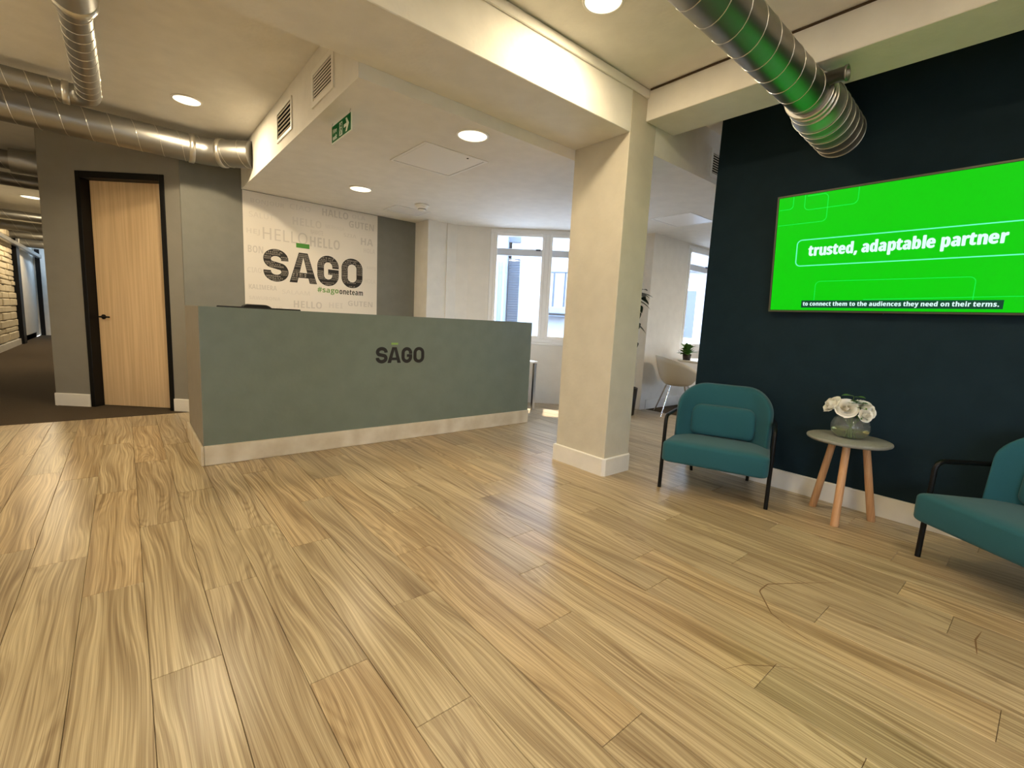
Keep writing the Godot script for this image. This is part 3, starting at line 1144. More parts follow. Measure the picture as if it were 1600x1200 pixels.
func build_ceiling_fittings() -> void:
	var face := Basis(Vector3(0, 0, 1), Vector3.UP, Vector3(-1, 0, 0))   # looks towards -x
	grille(Transform3D(face, Vector3(1.092, 2.732, -3.395)), 0.44, 0.240, 8, "white slatted vent grille in the bulkhead, the nearer and larger of two", 0.5, 0.036)
	grille(Transform3D(face, Vector3(1.092, 2.742, -4.355)), 0.46, 0.246, 6, "slatted vent grille in the bulkhead, the farther one nearer the duct", 0.5, 0.024)
	grille(Transform3D(Basis(), Vector3(4.32, 2.70, -2.245)), 0.48, 0.24, 8, "slatted vent grille half hidden behind the top of the navy wall", 0.5, 0.036)
	panel(1.835, 2.44, -3.96, -3.345, "white square access panel with a small lock in the lowered ceiling", "access_panel", true)
	panel(2.605, 3.085, -5.80, -5.43, "small white ceiling panel near the smoke detector", "access_panel", false)
	panel(5.02, 5.61, -3.47, -2.93, "white access panel in the ceiling of the back room right of the column", "access_panel", false)
	var o := thing("smoke_detector", "small round white smoke detector under the lowered ceiling", "smoke detector", Vector3(2.821, LOW, -5.18))
	begin()
	lathe([Vector2(0.0000, -0.0014), Vector2(0.0837, -0.0014), Vector2(0.0837, -0.0162), Vector2(0.0743, -0.0243), Vector2(0.0000, -0.0243)], 28)
	obj("base", M.plastic, o)
	begin()
	lathe([Vector2(0.0000, -0.0230), Vector2(0.0675, -0.0243), Vector2(0.0621, -0.0405), Vector2(0.0486, -0.0486)], 28)
	lathe([Vector2(0.0459, -0.0540), Vector2(0.0378, -0.0702), Vector2(0.0000, -0.0743)], 28)
	obj("cap", M.plastic, o)
	begin()
	lathe([Vector2(0.0473, -0.0459), Vector2(0.0473, -0.0554)], 28)
	obj("vent_ring", M.hole, o)
	# emergency exit sign hanging from two hooks, facing the lounge
	o = thing("exit_sign", "green and white fire exit sign with a running figure and arrow hanging from the ceiling", "sign", Vector3.ZERO)
	o.transform = Transform3D(face, Vector3(1.213, 2.4575, -3.391))
	var w := 0.372
	var h := 0.115
	begin()
	bx(Vector3(-w / 2, -h / 2, -0.003), Vector3(w / 2, h / 2, 0.003), 0.001)
	obj("plate", M.signwhite, o)
	begin()
	bx(Vector3(-w / 2 + 0.006, -h / 2 + 0.006, 0.002), Vector3(w / 2 - 0.006, h / 2 - 0.001, 0.0042))
	obj("field", M.sign, o)
	begin()
	var z := Transform3D(Basis(), Vector3(0, 0, 0.0042))
	words("Fire", Rect2(-0.155, 0.004, 0.075, 0.030), 0.0008, z, "Droid Sans", 1.0)
	words("exit", Rect2(-0.155, -0.040, 0.075, 0.030), 0.0008, z, "Droid Sans", 1.0)
	obj("lettering", M.signwhite, o)
	begin()
	prism(PackedVector2Array([Vector2(0.058, 0.010), Vector2(0.108, 0.010), Vector2(0.088, 0.042), Vector2(0.112, 0.042), Vector2(0.150, 0.0), Vector2(0.112, -0.042), Vector2(0.088, -0.042), Vector2(0.108, -0.010), Vector2(0.058, -0.010)]), 0.0008, z)
	obj("arrow", M.signwhite, o)
	begin()
	# the figure running through a doorway
	box_frame(0.055, 0.084, 0.006, 0.0008, z.translated(Vector3(0.0, 0.0, 0)))
	prism(rrect(0.013, 0.013, [0.0064, 0.0064, 0.0064, 0.0064], 4), 0.001, z.translated(Vector3(-0.004, 0.027, 0)))
	for limb in [[-0.008, 0.016, -0.002, -0.008, 0.006], [-0.008, 0.014, -0.024, 0.004, 0.004], [-0.006, 0.014, 0.012, 0.004, 0.004], [-0.002, -0.008, 0.012, -0.02, 0.005], [0.012, -0.02, 0.008, -0.036, 0.005], [-0.003, -0.008, -0.012, -0.024, 0.005], [-0.012, -0.024, -0.028, -0.026, 0.005]]:
		var a := Vector2(limb[0], limb[1])
		var b := Vector2(limb[2], limb[3])
		var s: Vector2 = (b - a).orthogonal().normalized() * limb[4] * 0.5
		prism(PackedVector2Array([a + s, b + s, b - s, a - s]), 0.001, z)
	obj("running_figure", M.signwhite, o)
	for sx in [-0.17, 0.17]:
		begin()
		tube(PackedVector3Array([Vector3(sx, h / 2 - 0.012, 0.002), Vector3(sx, h / 2 + 0.006, 0.006), Vector3(sx, LOW - 2.4575, 0)]), 0.0018, 6)
		obj("hook", M.metal, o)

# ------------------------------------------------------------------ lettering of the company sign
func letter_strokes(kind: String, w: float, h: float, t: float) -> Array:
	# outlines of one heavy letter in a w x h box from (0, 0); each entry [polygon] or [outer, inner]
	var r := w * 0.48
	if kind == "O":
		var oo := rrect(w, h, [r, r, r, r], 10)
		var ri := minf(r - t * 0.75, (w - 2 * t) * 0.485)
		var ii := rrect(w - 2 * t, h - 2 * t * 0.92, [ri, ri, ri, ri], 10)
		var sh := func(p: PackedVector2Array) -> PackedVector2Array:
			var q := PackedVector2Array()
			for a in p:
				q.append(a + Vector2(w / 2, h / 2))
			return q
		return [[sh.call(oo), sh.call(ii)]]
	if kind == "A":
		var k := t * 1.08
		var apex := w * 0.34
		var parts := []
		parts.append([PackedVector2Array([Vector2(0, 0), Vector2(k, 0), Vector2(w / 2 + 0.0, h * 0.86), Vector2(w / 2, h), Vector2(apex, h)])])
		parts.append([PackedVector2Array([Vector2(w, 0), Vector2(w - apex, h), Vector2(w / 2, h), Vector2(w / 2, h * 0.86), Vector2(w - k, 0)])])
		var y0 := h * 0.17
		var y1 := h * 0.34
		var edge := func(y: float) -> float: return lerpf(k, w / 2, y / (h * 0.86))
		parts.append([PackedVector2Array([Vector2(edge.call(y0), y0), Vector2(w - edge.call(y0), y0), Vector2(w - edge.call(y1), y1), Vector2(edge.call(y1), y1)])])
		return parts
	var line := PackedVector2Array()
	var a := w - t
	var rx := a / 2
	var cx := w / 2
	if kind == "G":
		var ry := minf(rx, (h - t) / 2)
		for i in 13:
			var g := deg_to_rad(lerpf(-2.0, 180.0, i / 12.0))
			line.append(Vector2(cx + rx * cos(g), h - t / 2 - ry + ry * sin(g)))
		line.insert(0, Vector2(cx + rx, h - t / 2 - ry - h * 0.055))
		for i in 13:
			var g := deg_to_rad(lerpf(180.0, 360.0, i / 12.0))
			line.append(Vector2(cx + rx * cos(g), t / 2 + ry + ry * sin(g)))
		line.append(Vector2(cx + rx, h * 0.555))
		var out := stroke(line, t)
		out.append([PackedVector2Array([Vector2(w * 0.5, h * 0.555), Vector2(w * 0.5, h * 0.555 - t * 0.82), Vector2(w - t, h * 0.555 - t * 0.82), Vector2(w - t, h * 0.555)])])
		return out
	# S
	var top := h - t / 2
	var bot := t / 2
	var ry2 := (top - bot) / 4.0
	for i in 13:
		var g := deg_to_rad(lerpf(-4.0, 180.0, i / 12.0))
		line.append(Vector2(cx + rx * cos(g), top - ry2 * 1.04 + ry2 * 1.04 * sin(g)))
	line.insert(0, Vector2(cx + rx, top - ry2 * 1.04 - h * 0.03))
	var m1 := Vector2(cx - rx * 0.75, h / 2 + ry2 * 0.35)
	for i in range(1, 5):
		var g := deg_to_rad(lerpf(180.0, 228.0, i / 4.0))
		line.append(Vector2(cx + rx * cos(g), top - ry2 * 1.04 + ry2 * 1.04 * sin(g)))
	for i in range(0, 5):
		var g := deg_to_rad(lerpf(48.0, 0.0, i / 4.0))
		line.append(Vector2(cx + rx * cos(g), bot + ry2 * 1.04 + ry2 * 1.04 * sin(g)))
	for i in range(1, 13):
		var g := deg_to_rad(lerpf(0.0, -176.0, i / 12.0))
		line.append(Vector2(cx + rx * cos(g), bot + ry2 * 1.04 + ry2 * 1.04 * sin(g)))
	line.append(Vector2(cx - rx, bot + ry2 * 1.04 + h * 0.03))
	return stroke(line, t)

func stroke(line: PackedVector2Array, t: float) -> Array:
	# a band of constant width along the line, cut square at its ends
	var out := []
	for p in Geometry2D.offset_polyline(PackedVector2Array(line), t / 2, Geometry2D.JOIN_ROUND, Geometry2D.END_BUTT):
		if not Geometry2D.is_polygon_clockwise(p):
			out.append([p])
	return out

func band(line: PackedVector2Array, t: float) -> Array:
	# the same for gentle bends, as a chain of quads
	var l := PackedVector2Array()
	var r := PackedVector2Array()
	var n := line.size()
	for i in n:
		var d := (line[mini(i + 1, n - 1)] - line[maxi(i - 1, 0)]).normalized().orthogonal() * t / 2
		l.append(line[i] + d)
		r.append(line[i] - d)
	var out := []
	for i in n - 1:
		out.append([PackedVector2Array([l[i], l[i + 1], r[i + 1], r[i]])])
	return out

func add_letter(kind: String, box: Rect2, t: float, depth: float, xf: Transform3D) -> Array:
	var parts := letter_strokes(kind, box.size.x, box.size.y, t)
	var x := xf.translated_local(Vector3(box.position.x, box.position.y, 0))
	for p in parts:
		if p.size() == 2:
			frame2d(p[0], p[1], depth, x)
		else:
			prism(p[0], depth, x)
	return parts

func build_banner() -> void:
	var zb := -6.22
	var o := thing("wall_graphic", "tall white printed wall panel with a dark company name over pale greetings", "wall panel", Vector3(0, 0, zb))
	begin()
	bx(Vector3(1.098, 0.15, 0.0), Vector3(2.712, 2.532, 0.008), 0.001)
	obj("panel", M.paper, o)
	var xf := Transform3D(Basis(), Vector3(0, 0, 0.008))
	var list := [["HALLO", 1.98, 2.41, 0.33, 0.085, 1.0, 2], ["HELLO", 1.63, 2.24, 0.34, 0.09, 1.0, 1], ["HELLO", 1.30, 2.02, 0.50, 0.135, 0.0, 2], ["HELLO", 1.83, 2.01, 0.37, 0.12, 1.0, 2], ["GUTEN", 2.32, 2.32, 0.34, 0.085, 1.0, 2], ["HA", 2.48, 2.12, 0.17, 0.09, 1.0, 2],
		["BON", 1.14, 1.85, 0.16, 0.08, 1.0, 2], ["HALLO", 1.59, 1.88, 0.0, 0.09, 1.0, 1], ["HELLO", 1.63, 1.24, 0.34, 0.085, 1.0, 2], ["GUTEN", 2.31, 1.30, 0.34, 0.07, 1.0, 2], ["KALIMERA", 1.14, 1.43, 0.30, 0.055, 1.0, 2], ["SAWUBONA", 1.14, 1.31, 0.34, 0.04, 1.0, 1], ["NAMASTE", 1.84, 2.16, 0.15, 0.055, 0.0, 2],
		["HOLA", 2.52, 2.02, 0.16, 0.06, 1.0, 1], ["BONJOUR", 1.18, 2.40, 0.36, 0.06, 1.0, 1], ["CIAO", 1.60, 2.42, 0.24, 0.06, 0.0, 1], ["SALUT", 1.16, 2.25, 0.26, 0.06, 0.0, 1], ["OLA", 2.36, 2.44, 0.18, 0.05, 1.0, 1], ["MERHABA", 2.02, 2.26, 0.24, 0.045, 0.0, 1], ["HEJ", 1.13, 2.05, 0.14, 0.07, 1.0, 1],
		["AHOJ", 2.56, 1.80, 0.13, 0.05, 1.0, 1], ["CIAO", 1.13, 1.62, 0.15, 0.06, 1.0, 1], ["HOLA", 2.54, 1.62, 0.15, 0.06, 0.0, 1], ["SALAAM", 1.5, 1.40, 0.32, 0.05, 0.0, 1], ["HEI", 2.06, 1.26, 0.18, 0.07, 1.0, 1], ["BONJOUR", 1.14, 1.18, 0.36, 0.06, 0.0, 1], ["HALLO", 2.02, 1.12, 0.4, 0.08, 1.0, 2], ["SALUT", 1.6, 1.10, 0.34, 0.07, 0.0, 1], ["SZIA", 2.25, 2.19, 0.17, 0.045, 1.0, 1]]
	for tone in [1, 2]:
		begin()
		for w in list:
			if w[6] == tone and w[3] > 0.0:
				words(w[0], Rect2(w[1], w[2], w[3], w[4]), 0.0006, xf, "Droid Sans", w[5])
		obj("greeting_words", M.word if tone == 1 else M.word2, o)
	var boxes := {"S": Rect2(1.298, 1.537, 0.278, 0.384), "A": Rect2(1.586, 1.547, 0.325, 0.367), "G": Rect2(1.916, 1.538, 0.270, 0.382), "O": Rect2(2.223, 1.537, 0.282, 0.384)}
	rng.seed = 8
	var vocab := ["HELLO", "HOLA", "CIAO", "BONJOUR", "HALLO", "NAMASTE", "SALUT", "HEJ", "OLA", "GUTEN TAG", "AHOJ", "MERHABA", "SAWUBONA", "HEI"]
	var small := []
	for k in boxes:
		begin()
		var parts := add_letter(k, boxes[k], 0.082, 0.0014, xf)
		obj("letter", M.ink, o)
		# tiny pale greetings inside the strokes
		var bb: Rect2 = boxes[k]
		var y := 0.008
		while y < bb.size.y - 0.012:
			var hh := rng.randf_range(0.012, 0.022)
			var run := -1.0
			var x := 0.0
			while x <= bb.size.x + 0.004:
				var inside := true
				for py in [y, y + hh]:
					var hit := false
					for p in parts:
						if Geometry2D.is_point_in_polygon(Vector2(x, py), p[0]) and not (p.size() == 2 and Geometry2D.is_point_in_polygon(Vector2(x, py), p[1])):
							hit = true
							break
					inside = inside and hit
				if inside and run < 0.0:
					run = x
				if not inside and run >= 0.0:
					var ww := x - run - 0.012
					if ww > 0.03 and rng.randf() < 0.85:
						small.append([vocab[rng.randi() % vocab.size()], Rect2(bb.position.x + run + 0.005, bb.position.y + y, minf(ww, 0.16), hh)])
					run = -1.0
				x += 0.004
			y += hh + 0.007
	begin()
	var xs := Transform3D(Basis(), Vector3(0, 0, 0.0094))
	for s in small:
		words(s[0], s[1], 0.0004, xs, "Droid Sans", 1.0)
	obj("small_lettering", M.tiny, o)
	begin()
	bx(Vector3(1.667, 1.972, 0.007), Vector3(1.823, 2.027, 0.0094))
	obj("accent_bar", M.green, o)
	begin()
	words("#sago", Rect2(1.915, 1.430, 0.270, 0.088), 0.0012, xf, "Droid Sans", 1.0)
	obj("hashtag", M.hash, o)
	begin()
	words("oneteam", Rect2(2.196, 1.447, 0.316, 0.066), 0.0012, xf, "Droid Sans", 1.0)
	obj("hashtag", M.ink, o)

# ------------------------------------------------------------------ reception desk
func build_desk() -> void:
	var zf := -4.06
	var x0 := 0.413
	var x1 := 3.70
	var o := thing("reception_desk", "long grey-green reception desk with white skirting and a dark company name", "reception desk", Vector3(0, 0, zf))
	begin()
	bx(Vector3(x0 + 0.004, 0.005, -0.09), Vector3(x1, 1.2, -0.0), 0.002)
	obj("front_panel", M.desk, o)
	begin()
	bx(Vector3(x0, 0.005, -0.93), Vector3(x0 + 0.09, 1.2, -0.002), 0.002)
	obj("side_panel", M.deskside, o)
	begin()
	bx(Vector3(x0 - 0.02, 0.0, -0.94), Vector3(x0, 0.152, 0.02), 0.004)
	obj("skirting", M.worn, o)
	begin()
	bx(Vector3(x0 + 0.002, 0.0, 0.0), Vector3(x1 - 0.003, 0.152, 0.02), 0.004)
	obj("skirting", M.worn, o)
	begin()
	bx(Vector3(x0 + 0.09, 0.70, -0.80), Vector3(x1 + 0.0, 0.73, -0.09), 0.004)
	obj("worktop", M.plastic, o)
	for x in [1.5, 2.7]:
		begin()
		bx(Vector3(x, 0.0, -0.75), Vector3(x + 0.03, 0.70, -0.12), 0.003)
		obj("support_panel", M.plastic, o)
	var xf := Transform3D(Basis(), Vector3(0, 0, 0))
	for b in [["S", Rect2(1.769, 0.753, 0.115, 0.153)], ["A", Rect2(1.885, 0.756, 0.135, 0.149)], ["G", Rect2(2.027, 0.753, 0.112, 0.153)], ["O", Rect2(2.154, 0.754, 0.117, 0.153)]]:
		begin()
		add_letter(b[0], b[1], 0.032, 0.003, xf)
		obj("letter", M.ink, o)
	begin()
	bx(Vector3(1.92, 0.928, -0.001), Vector3(1.989, 0.947, 0.003))
	obj("accent_bar", M.pale_green, o)
	# what peeks over or past the desk
	o = thing("computer_monitor", "black computer monitor whose top edge shows over the desk", "monitor", Vector3(0.912, 0.73, zf - 0.44))
	begin()
	bx(Vector3(-0.325, 0.11, -0.02), Vector3(0.325, 0.482, 0.014), 0.006)
	obj("display_back", M.black, o)
	begin()
	bx(Vector3(-0.315, 0.12, -0.0225), Vector3(0.315, 0.472, -0.0195))
	obj("display_face", M.blackm, o)
	begin()
	bx(Vector3(-0.03, 0.0, 0.0), Vector3(0.03, 0.25, 0.04), 0.006)
	bx(Vector3(-0.12, 0.0, -0.1), Vector3(0.12, 0.012, 0.09), 0.004)
	obj("stand", M.black, o)
	o = thing("office_chair", "black office chair with only its rounded headrest showing over the desk", "chair", Vector3(0.965, 0, -5.02))
	begin()
	pillow(rrect(0.30, 0.17, [0.08, 0.08, 0.05, 0.05]), 0.08, 0.5, func(p: Vector3) -> Vector3: return p + Vector3(0, 1.155, 0.07 + p.x * p.x * 0.8))
	obj("headrest", M.black, o)
	begin()
	pillow(rrect(0.46, 0.50, [0.12, 0.12, 0.08, 0.08]), 0.07, 0.5, func(p: Vector3) -> Vector3: return p + Vector3(0, 0.80, 0.0 + p.x * p.x * 0.8))
	obj("backrest", M.black, o)
	begin()
	pillow(rrect(0.48, 0.46, [0.1, 0.1, 0.1, 0.1]), 0.09, 0.5, func(p: Vector3) -> Vector3: return Vector3(p.x, 0.48 + p.z, -0.24 - p.y))
	obj("seat", M.black, o)
	begin()
	cyl(Vector3(0, 0.06, -0.24), Vector3(0, 0.44, -0.24), 0.03, 0.025)
	obj("column", M.blackm, o)
	for k in 5:
		var a := TAU * k / 5
		var e := Vector3(cos(a) * 0.3, 0.06, sin(a) * 0.3 - 0.24)
		begin()
		cyl(Vector3(0, 0.09, -0.24), e, 0.024, 0.016)
		cyl(e + Vector3(0.012, -0.03, 0), e + Vector3(-0.012, -0.03, 0), 0.03, 0.03)
		obj("leg", M.black, o)
	o = thing("side_desk", "narrow white side table just past the right end of the reception desk", "table", Vector3(4.02, 0, -4.86))
	begin()
	bx(Vector3(-0.42, 0.655, -0.28), Vector3(0.30, 0.680, 0.28), 0.004)
	obj("tabletop", M.plastic, o)
	for sx in [-0.39, 0.27]:
		for sz in [-0.25, 0.25]:
			begin()
			bx(Vector3(sx - 0.02, 0, sz - 0.02), Vector3(sx + 0.02, 0.655, sz + 0.02), 0.003)
			obj("leg", M.metal, o)
	o = thing("computer_tower", "black computer case standing under the white side table", "computer", Vector3(4.08, 0, -4.86))
	begin()
	bx(Vector3(-0.1, 0.01, -0.2), Vector3(0.1, 0.42, 0.2), 0.008)
	obj("case", M.black, o)
	begin()
	bx(Vector3(-0.085, 0.03, 0.199), Vector3(0.085, 0.40, 0.206), 0.003)
	obj("front_plate", M.blackm, o)

# ------------------------------------------------------------------ armchairs
func make_chair(label: String) -> Node3D:
	# local z is the way one looks when seated, the front legs stand on z = 0
	var o := thing("armchair", label, "armchair", Vector3.ZERO, 0.0, "teal lounge armchairs")
	var seat_bend := func(p: Vector3) -> Vector3:
		# p.x across, p.y along the depth, p.z up
		var depth: float = p.y - 0.298
		var crown: float = (1.0 - pow(absf(p.x) / 0.36, 2.5)) * 0.016 * clampf(p.z / 0.078, 0.0, 1.0)
		var fall: float = 0.045 * clampf(-depth / 0.6, 0.0, 1.0)
		return Vector3(p.x, 0.308 + p.z + crown - fall, depth + 0.063)
	begin()
	pillow(rrect(0.70, 0.69, [0.045, 0.045, 0.05, 0.05], 10), 0.162, 0.22, seat_bend, 24)
	obj("seat", M.teal, o)
	var back_bend := func(p: Vector3) -> Vector3:
		# the shell curls forward at both sides and leans back a little
		var k := absf(p.x) / 0.345
		var z: float = -0.515 + 0.21 * pow(k, 3.2) + p.z
		var y: float = p.y + 0.497
		return Vector3(p.x - signf(p.x) * p.z * 0.32 * pow(k, 2.0), y, z - (y - 0.35) * 0.10)
	begin()
	pillow(rrect(0.672, 0.565, [0.185, 0.185, 0.06, 0.06], 12), 0.13, 0.32, back_bend, 22)
	obj("backrest", M.teal, o)
	begin()
	pillow(rrect(0.465, 0.24, [0.065, 0.065, 0.05, 0.05], 8), 0.14, 0.42, func(p: Vector3) -> Vector3: return Vector3(p.x, p.y + 0.495, p.z - 0.44 + 0.5 * p.x * p.x - (p.y + 0.1) * 0.12), 18)
	obj("lumbar_cushion", M.teal, o)
	for s in [-1.0, 1.0]:
		var path := PackedVector3Array([Vector3(s * 0.360, 0.0, 0.0), Vector3(s * 0.360, 0.505, -0.012)])
		for k in 5:
			var a := PI / 2 * (k + 1) / 6.0
			path.append(Vector3(s * 0.360, 0.505 + 0.05 * sin(a), -0.012 - 0.05 * (1 - cos(a))))
		path.append_array([Vector3(s * 0.360, 0.556, -0.064), Vector3(s * 0.360, 0.545, -0.40), Vector3(s * 0.352, 0.541, -0.50), Vector3(s * 0.30, 0.535, -0.58), Vector3(s * 0.16, 0.532, -0.625), Vector3(0, 0.53, -0.635)])
		begin()
		tube(path, 0.0135, 14)
		obj("arm_frame", M.black, o)
	for s in [-1.0, 1.0]:
		begin()
		cyl(Vector3(s * 0.217, 0.0, -0.613), Vector3(s * 0.225, 0.235, -0.50), 0.012, 0.0135, 14)
		obj("leg", M.black, o)
	begin()
	bx(Vector3(-0.30, 0.214, -0.52), Vector3(0.30, 0.232, -0.08), 0.003)
	obj("seat_base", M.black, o)
	return o

# ------------------------------------------------------------------ side table and flowers
func build_table() -> void:
	var c := Vector3(3.642, 0, -0.83)
	var o := thing("side_table", "small round side table with a grey top on three wooden legs between the armchairs", "side table", c)
	begin()
	lathe([Vector2(0.0, 0.526), Vector2(0.222, 0.526), Vector2(0.233, 0.532), Vector2(0.236, 0.54), Vector2(0.233, 0.548), Vector2(0.228, 0.55), Vector2(0.0, 0.55)], 56)
	obj("tabletop", M.stone, o)
	for f in [Vector3(3.721, 0, -1.0), Vector3(3.440, 0, -0.79), Vector3(3.765, 0, -0.667)]:
		var foot: Vector3 = f - c
		var top := Vector3(foot.x * 0.52, 0.527, foot.z * 0.52)
		begin()
		tube(PackedVector3Array([foot, foot.lerp(top, 0.012), top]), [0.0215, 0.0235, 0.0215], 20)
		obj("leg", M.beech, o)

func rose(o: Node3D, at: Vector3, r: float, look: Vector3, seed_: int) -> void:
	rng.seed = seed_
	var y := look.normalized()
	var x := y.cross(Vector3(0.3, 0.1, 1)).normalized()
	var xf := Transform3D(Basis(x, y, x.cross(y)), at)
	begin()
	var rows := [[2, 0.14, 0.98, 0.0], [3, 0.24, 1.0, 0.05], [4, 0.36, 1.0, 0.12], [5, 0.52, 0.96, 0.3], [5, 0.68, 0.86, 0.6], [6, 0.84, 0.74, 0.8], [7, 0.97, 0.55, 1.0]]
	for row in rows:
		var n: int = row[0]
		var off := rng.randf() * TAU
		for k in n:
			var a0 := off + TAU * k / n + rng.randf_range(-0.12, 0.12)
			var half := PI / n * 1.35
			var rr: float = r * row[1] * rng.randf_range(0.94, 1.06)
			var top: float = r * row[2] * rng.randf_range(0.93, 1.05)
			var flare: float = row[3]
			var grid := []
			for i in 7:
				var u := i / 6.0
				var line := PackedVector3Array()
				for j in 7:
					var w := j / 3.0 - 1.0
					var a := a0 + half * w
					var rad := rr * (0.30 + 0.72 * sin(minf(u * 1.9, PI / 2)))
					rad += rr * flare * 0.30 * pow(u, 3.0)
					var yy := -0.35 * r + (top + 0.35 * r) * (u - 0.28 * flare * pow(u, 4.0)) * (1.0 - 0.20 * w * w * u)
					line.append(Vector3(cos(a) * rad, yy, sin(a) * rad))
				grid.append(line)
			rings(grid, false, false, true, xf)
	lathe([Vector2(0.001, 0.9 * r), Vector2(0.07 * r, 0.86 * r), Vector2(0.10 * r, 0.3 * r), Vector2(0.12 * r, -0.35 * r)], 10, true, xf)
	obj("bloom", M.petal, o)

func leaf_blade(at: Vector3, dir: Vector3, l: float, w: float, droop: float) -> void:
	var d := dir.normalized()
	var side := d.cross(Vector3.UP).normalized()
	if side.length() < 0.1:
		side = Vector3.RIGHT
	var up := side.cross(d)
	var grid := []
	for i in 9:
		var u := i / 8.0
		var c := at + d * l * u + Vector3(0, -droop * u * u, 0)
		var ww := w * sin(PI * pow(u, 0.8)) + 0.0008
		var line := PackedVector3Array()
		for j in 5:
			var s := j / 2.0 - 1.0
			line.append(c + side * ww * s * 0.5 + up * ww * 0.14 * s * s)
		grid.append(line)
	rings(grid, false, false, true)

func build_flowers() -> void:
	var c := Vector3(3.667, 0.55, -0.836)
	var o := thing("flower_vase", "round clear glass vase holding a posy of white roses on the side table", "vase", c)
	begin()
	lathe([Vector2(0.001, 0.0012), Vector2(0.062, 0.0012), Vector2(0.079, 0.007), Vector2(0.094, 0.021), Vector2(0.106, 0.042), Vector2(0.11, 0.07), Vector2(0.106, 0.098), Vector2(0.092, 0.126), Vector2(0.08, 0.139), Vector2(0.0775, 0.1405), Vector2(0.0755, 0.139)], 48)
	obj("bowl", M.vase, o)
	begin()
	lathe([Vector2(0.0, 0.004), Vector2(0.060, 0.004), Vector2(0.0765, 0.0095), Vector2(0.0915, 0.023), Vector2(0.1035, 0.043), Vector2(0.1065, 0.056), Vector2(0.0, 0.056)], 48)
	obj("water", M.water, o)
	var blooms := [[Vector3(-0.040, 0.190, -0.026), 0.051, Vector3(-0.85, 0.5, 0.2)], [Vector3(-0.025, 0.200, -0.104), 0.052, Vector3(-0.5, 0.6, -0.6)], [Vector3(0.022, 0.192, 0.060), 0.052, Vector3(-0.35, 0.55, 0.7)], [Vector3(0.055, 0.205, 0.012), 0.046, Vector3(0.3, 0.9, 0.1)], [Vector3(0.035, 0.205, -0.06), 0.045, Vector3(0.3, 0.8, -0.5)], [Vector3(-0.035, 0.165, 0.074), 0.036, Vector3(-0.6, 0.3, 0.7)]]
	var i := 0
	for b in blooms:
		var r := thing("white_rose", ["large open white rose at the front of the glass vase", "white rose on the left side of the glass vase", "white rose on the right side of the glass vase", "white rose at the back of the posy under the green leaf", "white rose at the back left of the posy", "small white rose low on the right of the posy"][i], "rose", c, 0.0, "white roses in the glass vase")
		rose(r, b[0], b[1], b[2], 100 + i)
		begin()
		var e := Vector3(b[0].x * -0.35, 0.012, b[0].z * -0.35)
		tube(PackedVector3Array([e, e.lerp(b[0], 0.55) * Vector3(0.8, 1, 0.8), b[0] - b[2].normalized() * b[1] * 0.3]), 0.0026, 7)
		obj("stem", M.stem, r)
		i += 1
	var g := thing("greenery_sprig", "sprig of green leaves standing up among the white roses", "leaves", c)
	begin()
	tube(PackedVector3Array([Vector3(0.01, 0.02, 0.0), Vector3(0.0, 0.14, 0.0), Vector3(-0.005, 0.275, -0.005)]), 0.0025, 7)
	obj("stem", M.stem, g)
	for l in [[Vector3(-0.005, 0.275, -0.005), Vector3(-0.6, 0.15, -0.7), 0.075, 0.055, 0.012], [Vector3(0, 0.27, 0), Vector3(-0.3, 0.2, 0.9), 0.07, 0.05, 0.012], [Vector3(0, 0.23, 0), Vector3(-0.7, 0.5, 0.5), 0.085, 0.06, 0.02], [Vector3(0, 0.225, 0.01), Vector3(-0.3, 0.4, 0.9), 0.085, 0.06, 0.02], [Vector3(0, 0.22, 0), Vector3(-0.8, 0.4, -0.1), 0.08, 0.06, 0.02], [Vector3(0, 0.15, 0.02), Vector3(-0.8, 0.1, 0.5), 0.10, 0.055, 0.02], [Vector3(0, 0.15, 0.02), Vector3(-0.5, 0.1, 0.8), 0.09, 0.055, 0.02], [Vector3(0, 0.2, 0.02), Vector3(-0.6, 0.25, 0.7), 0.09, 0.06, 0.02]]:
		begin()
		leaf_blade(l[0], l[1], l[2], l[3], l[4])
		obj("leaf", M.leaf, g)

# ------------------------------------------------------------------ screen
func strip_round(w: float, h: float, r: float, t: float, xf: Transform3D) -> void:
	frame2d(rrect(w, h, [r, r, r, r], 8), rrect(w - 2 * t, h - 2 * t, [r - t, r - t, r - t, r - t], 8), 0.0006, xf)

func strip_path(pts: Array, t: float, xf: Transform3D) -> void:
	var line := PackedVector2Array(pts)
	for p in band(line, t):
		prism(p[0], 0.0006, xf)

func corner(c: Vector2, r: float, a0: float, a1: float) -> Array:
	var out := []
	for k in 7:
		var a := deg_to_rad(lerpf(a0, a1, k / 6.0))
		out.append(c + Vector2(cos(a), sin(a)) * r)
	return out

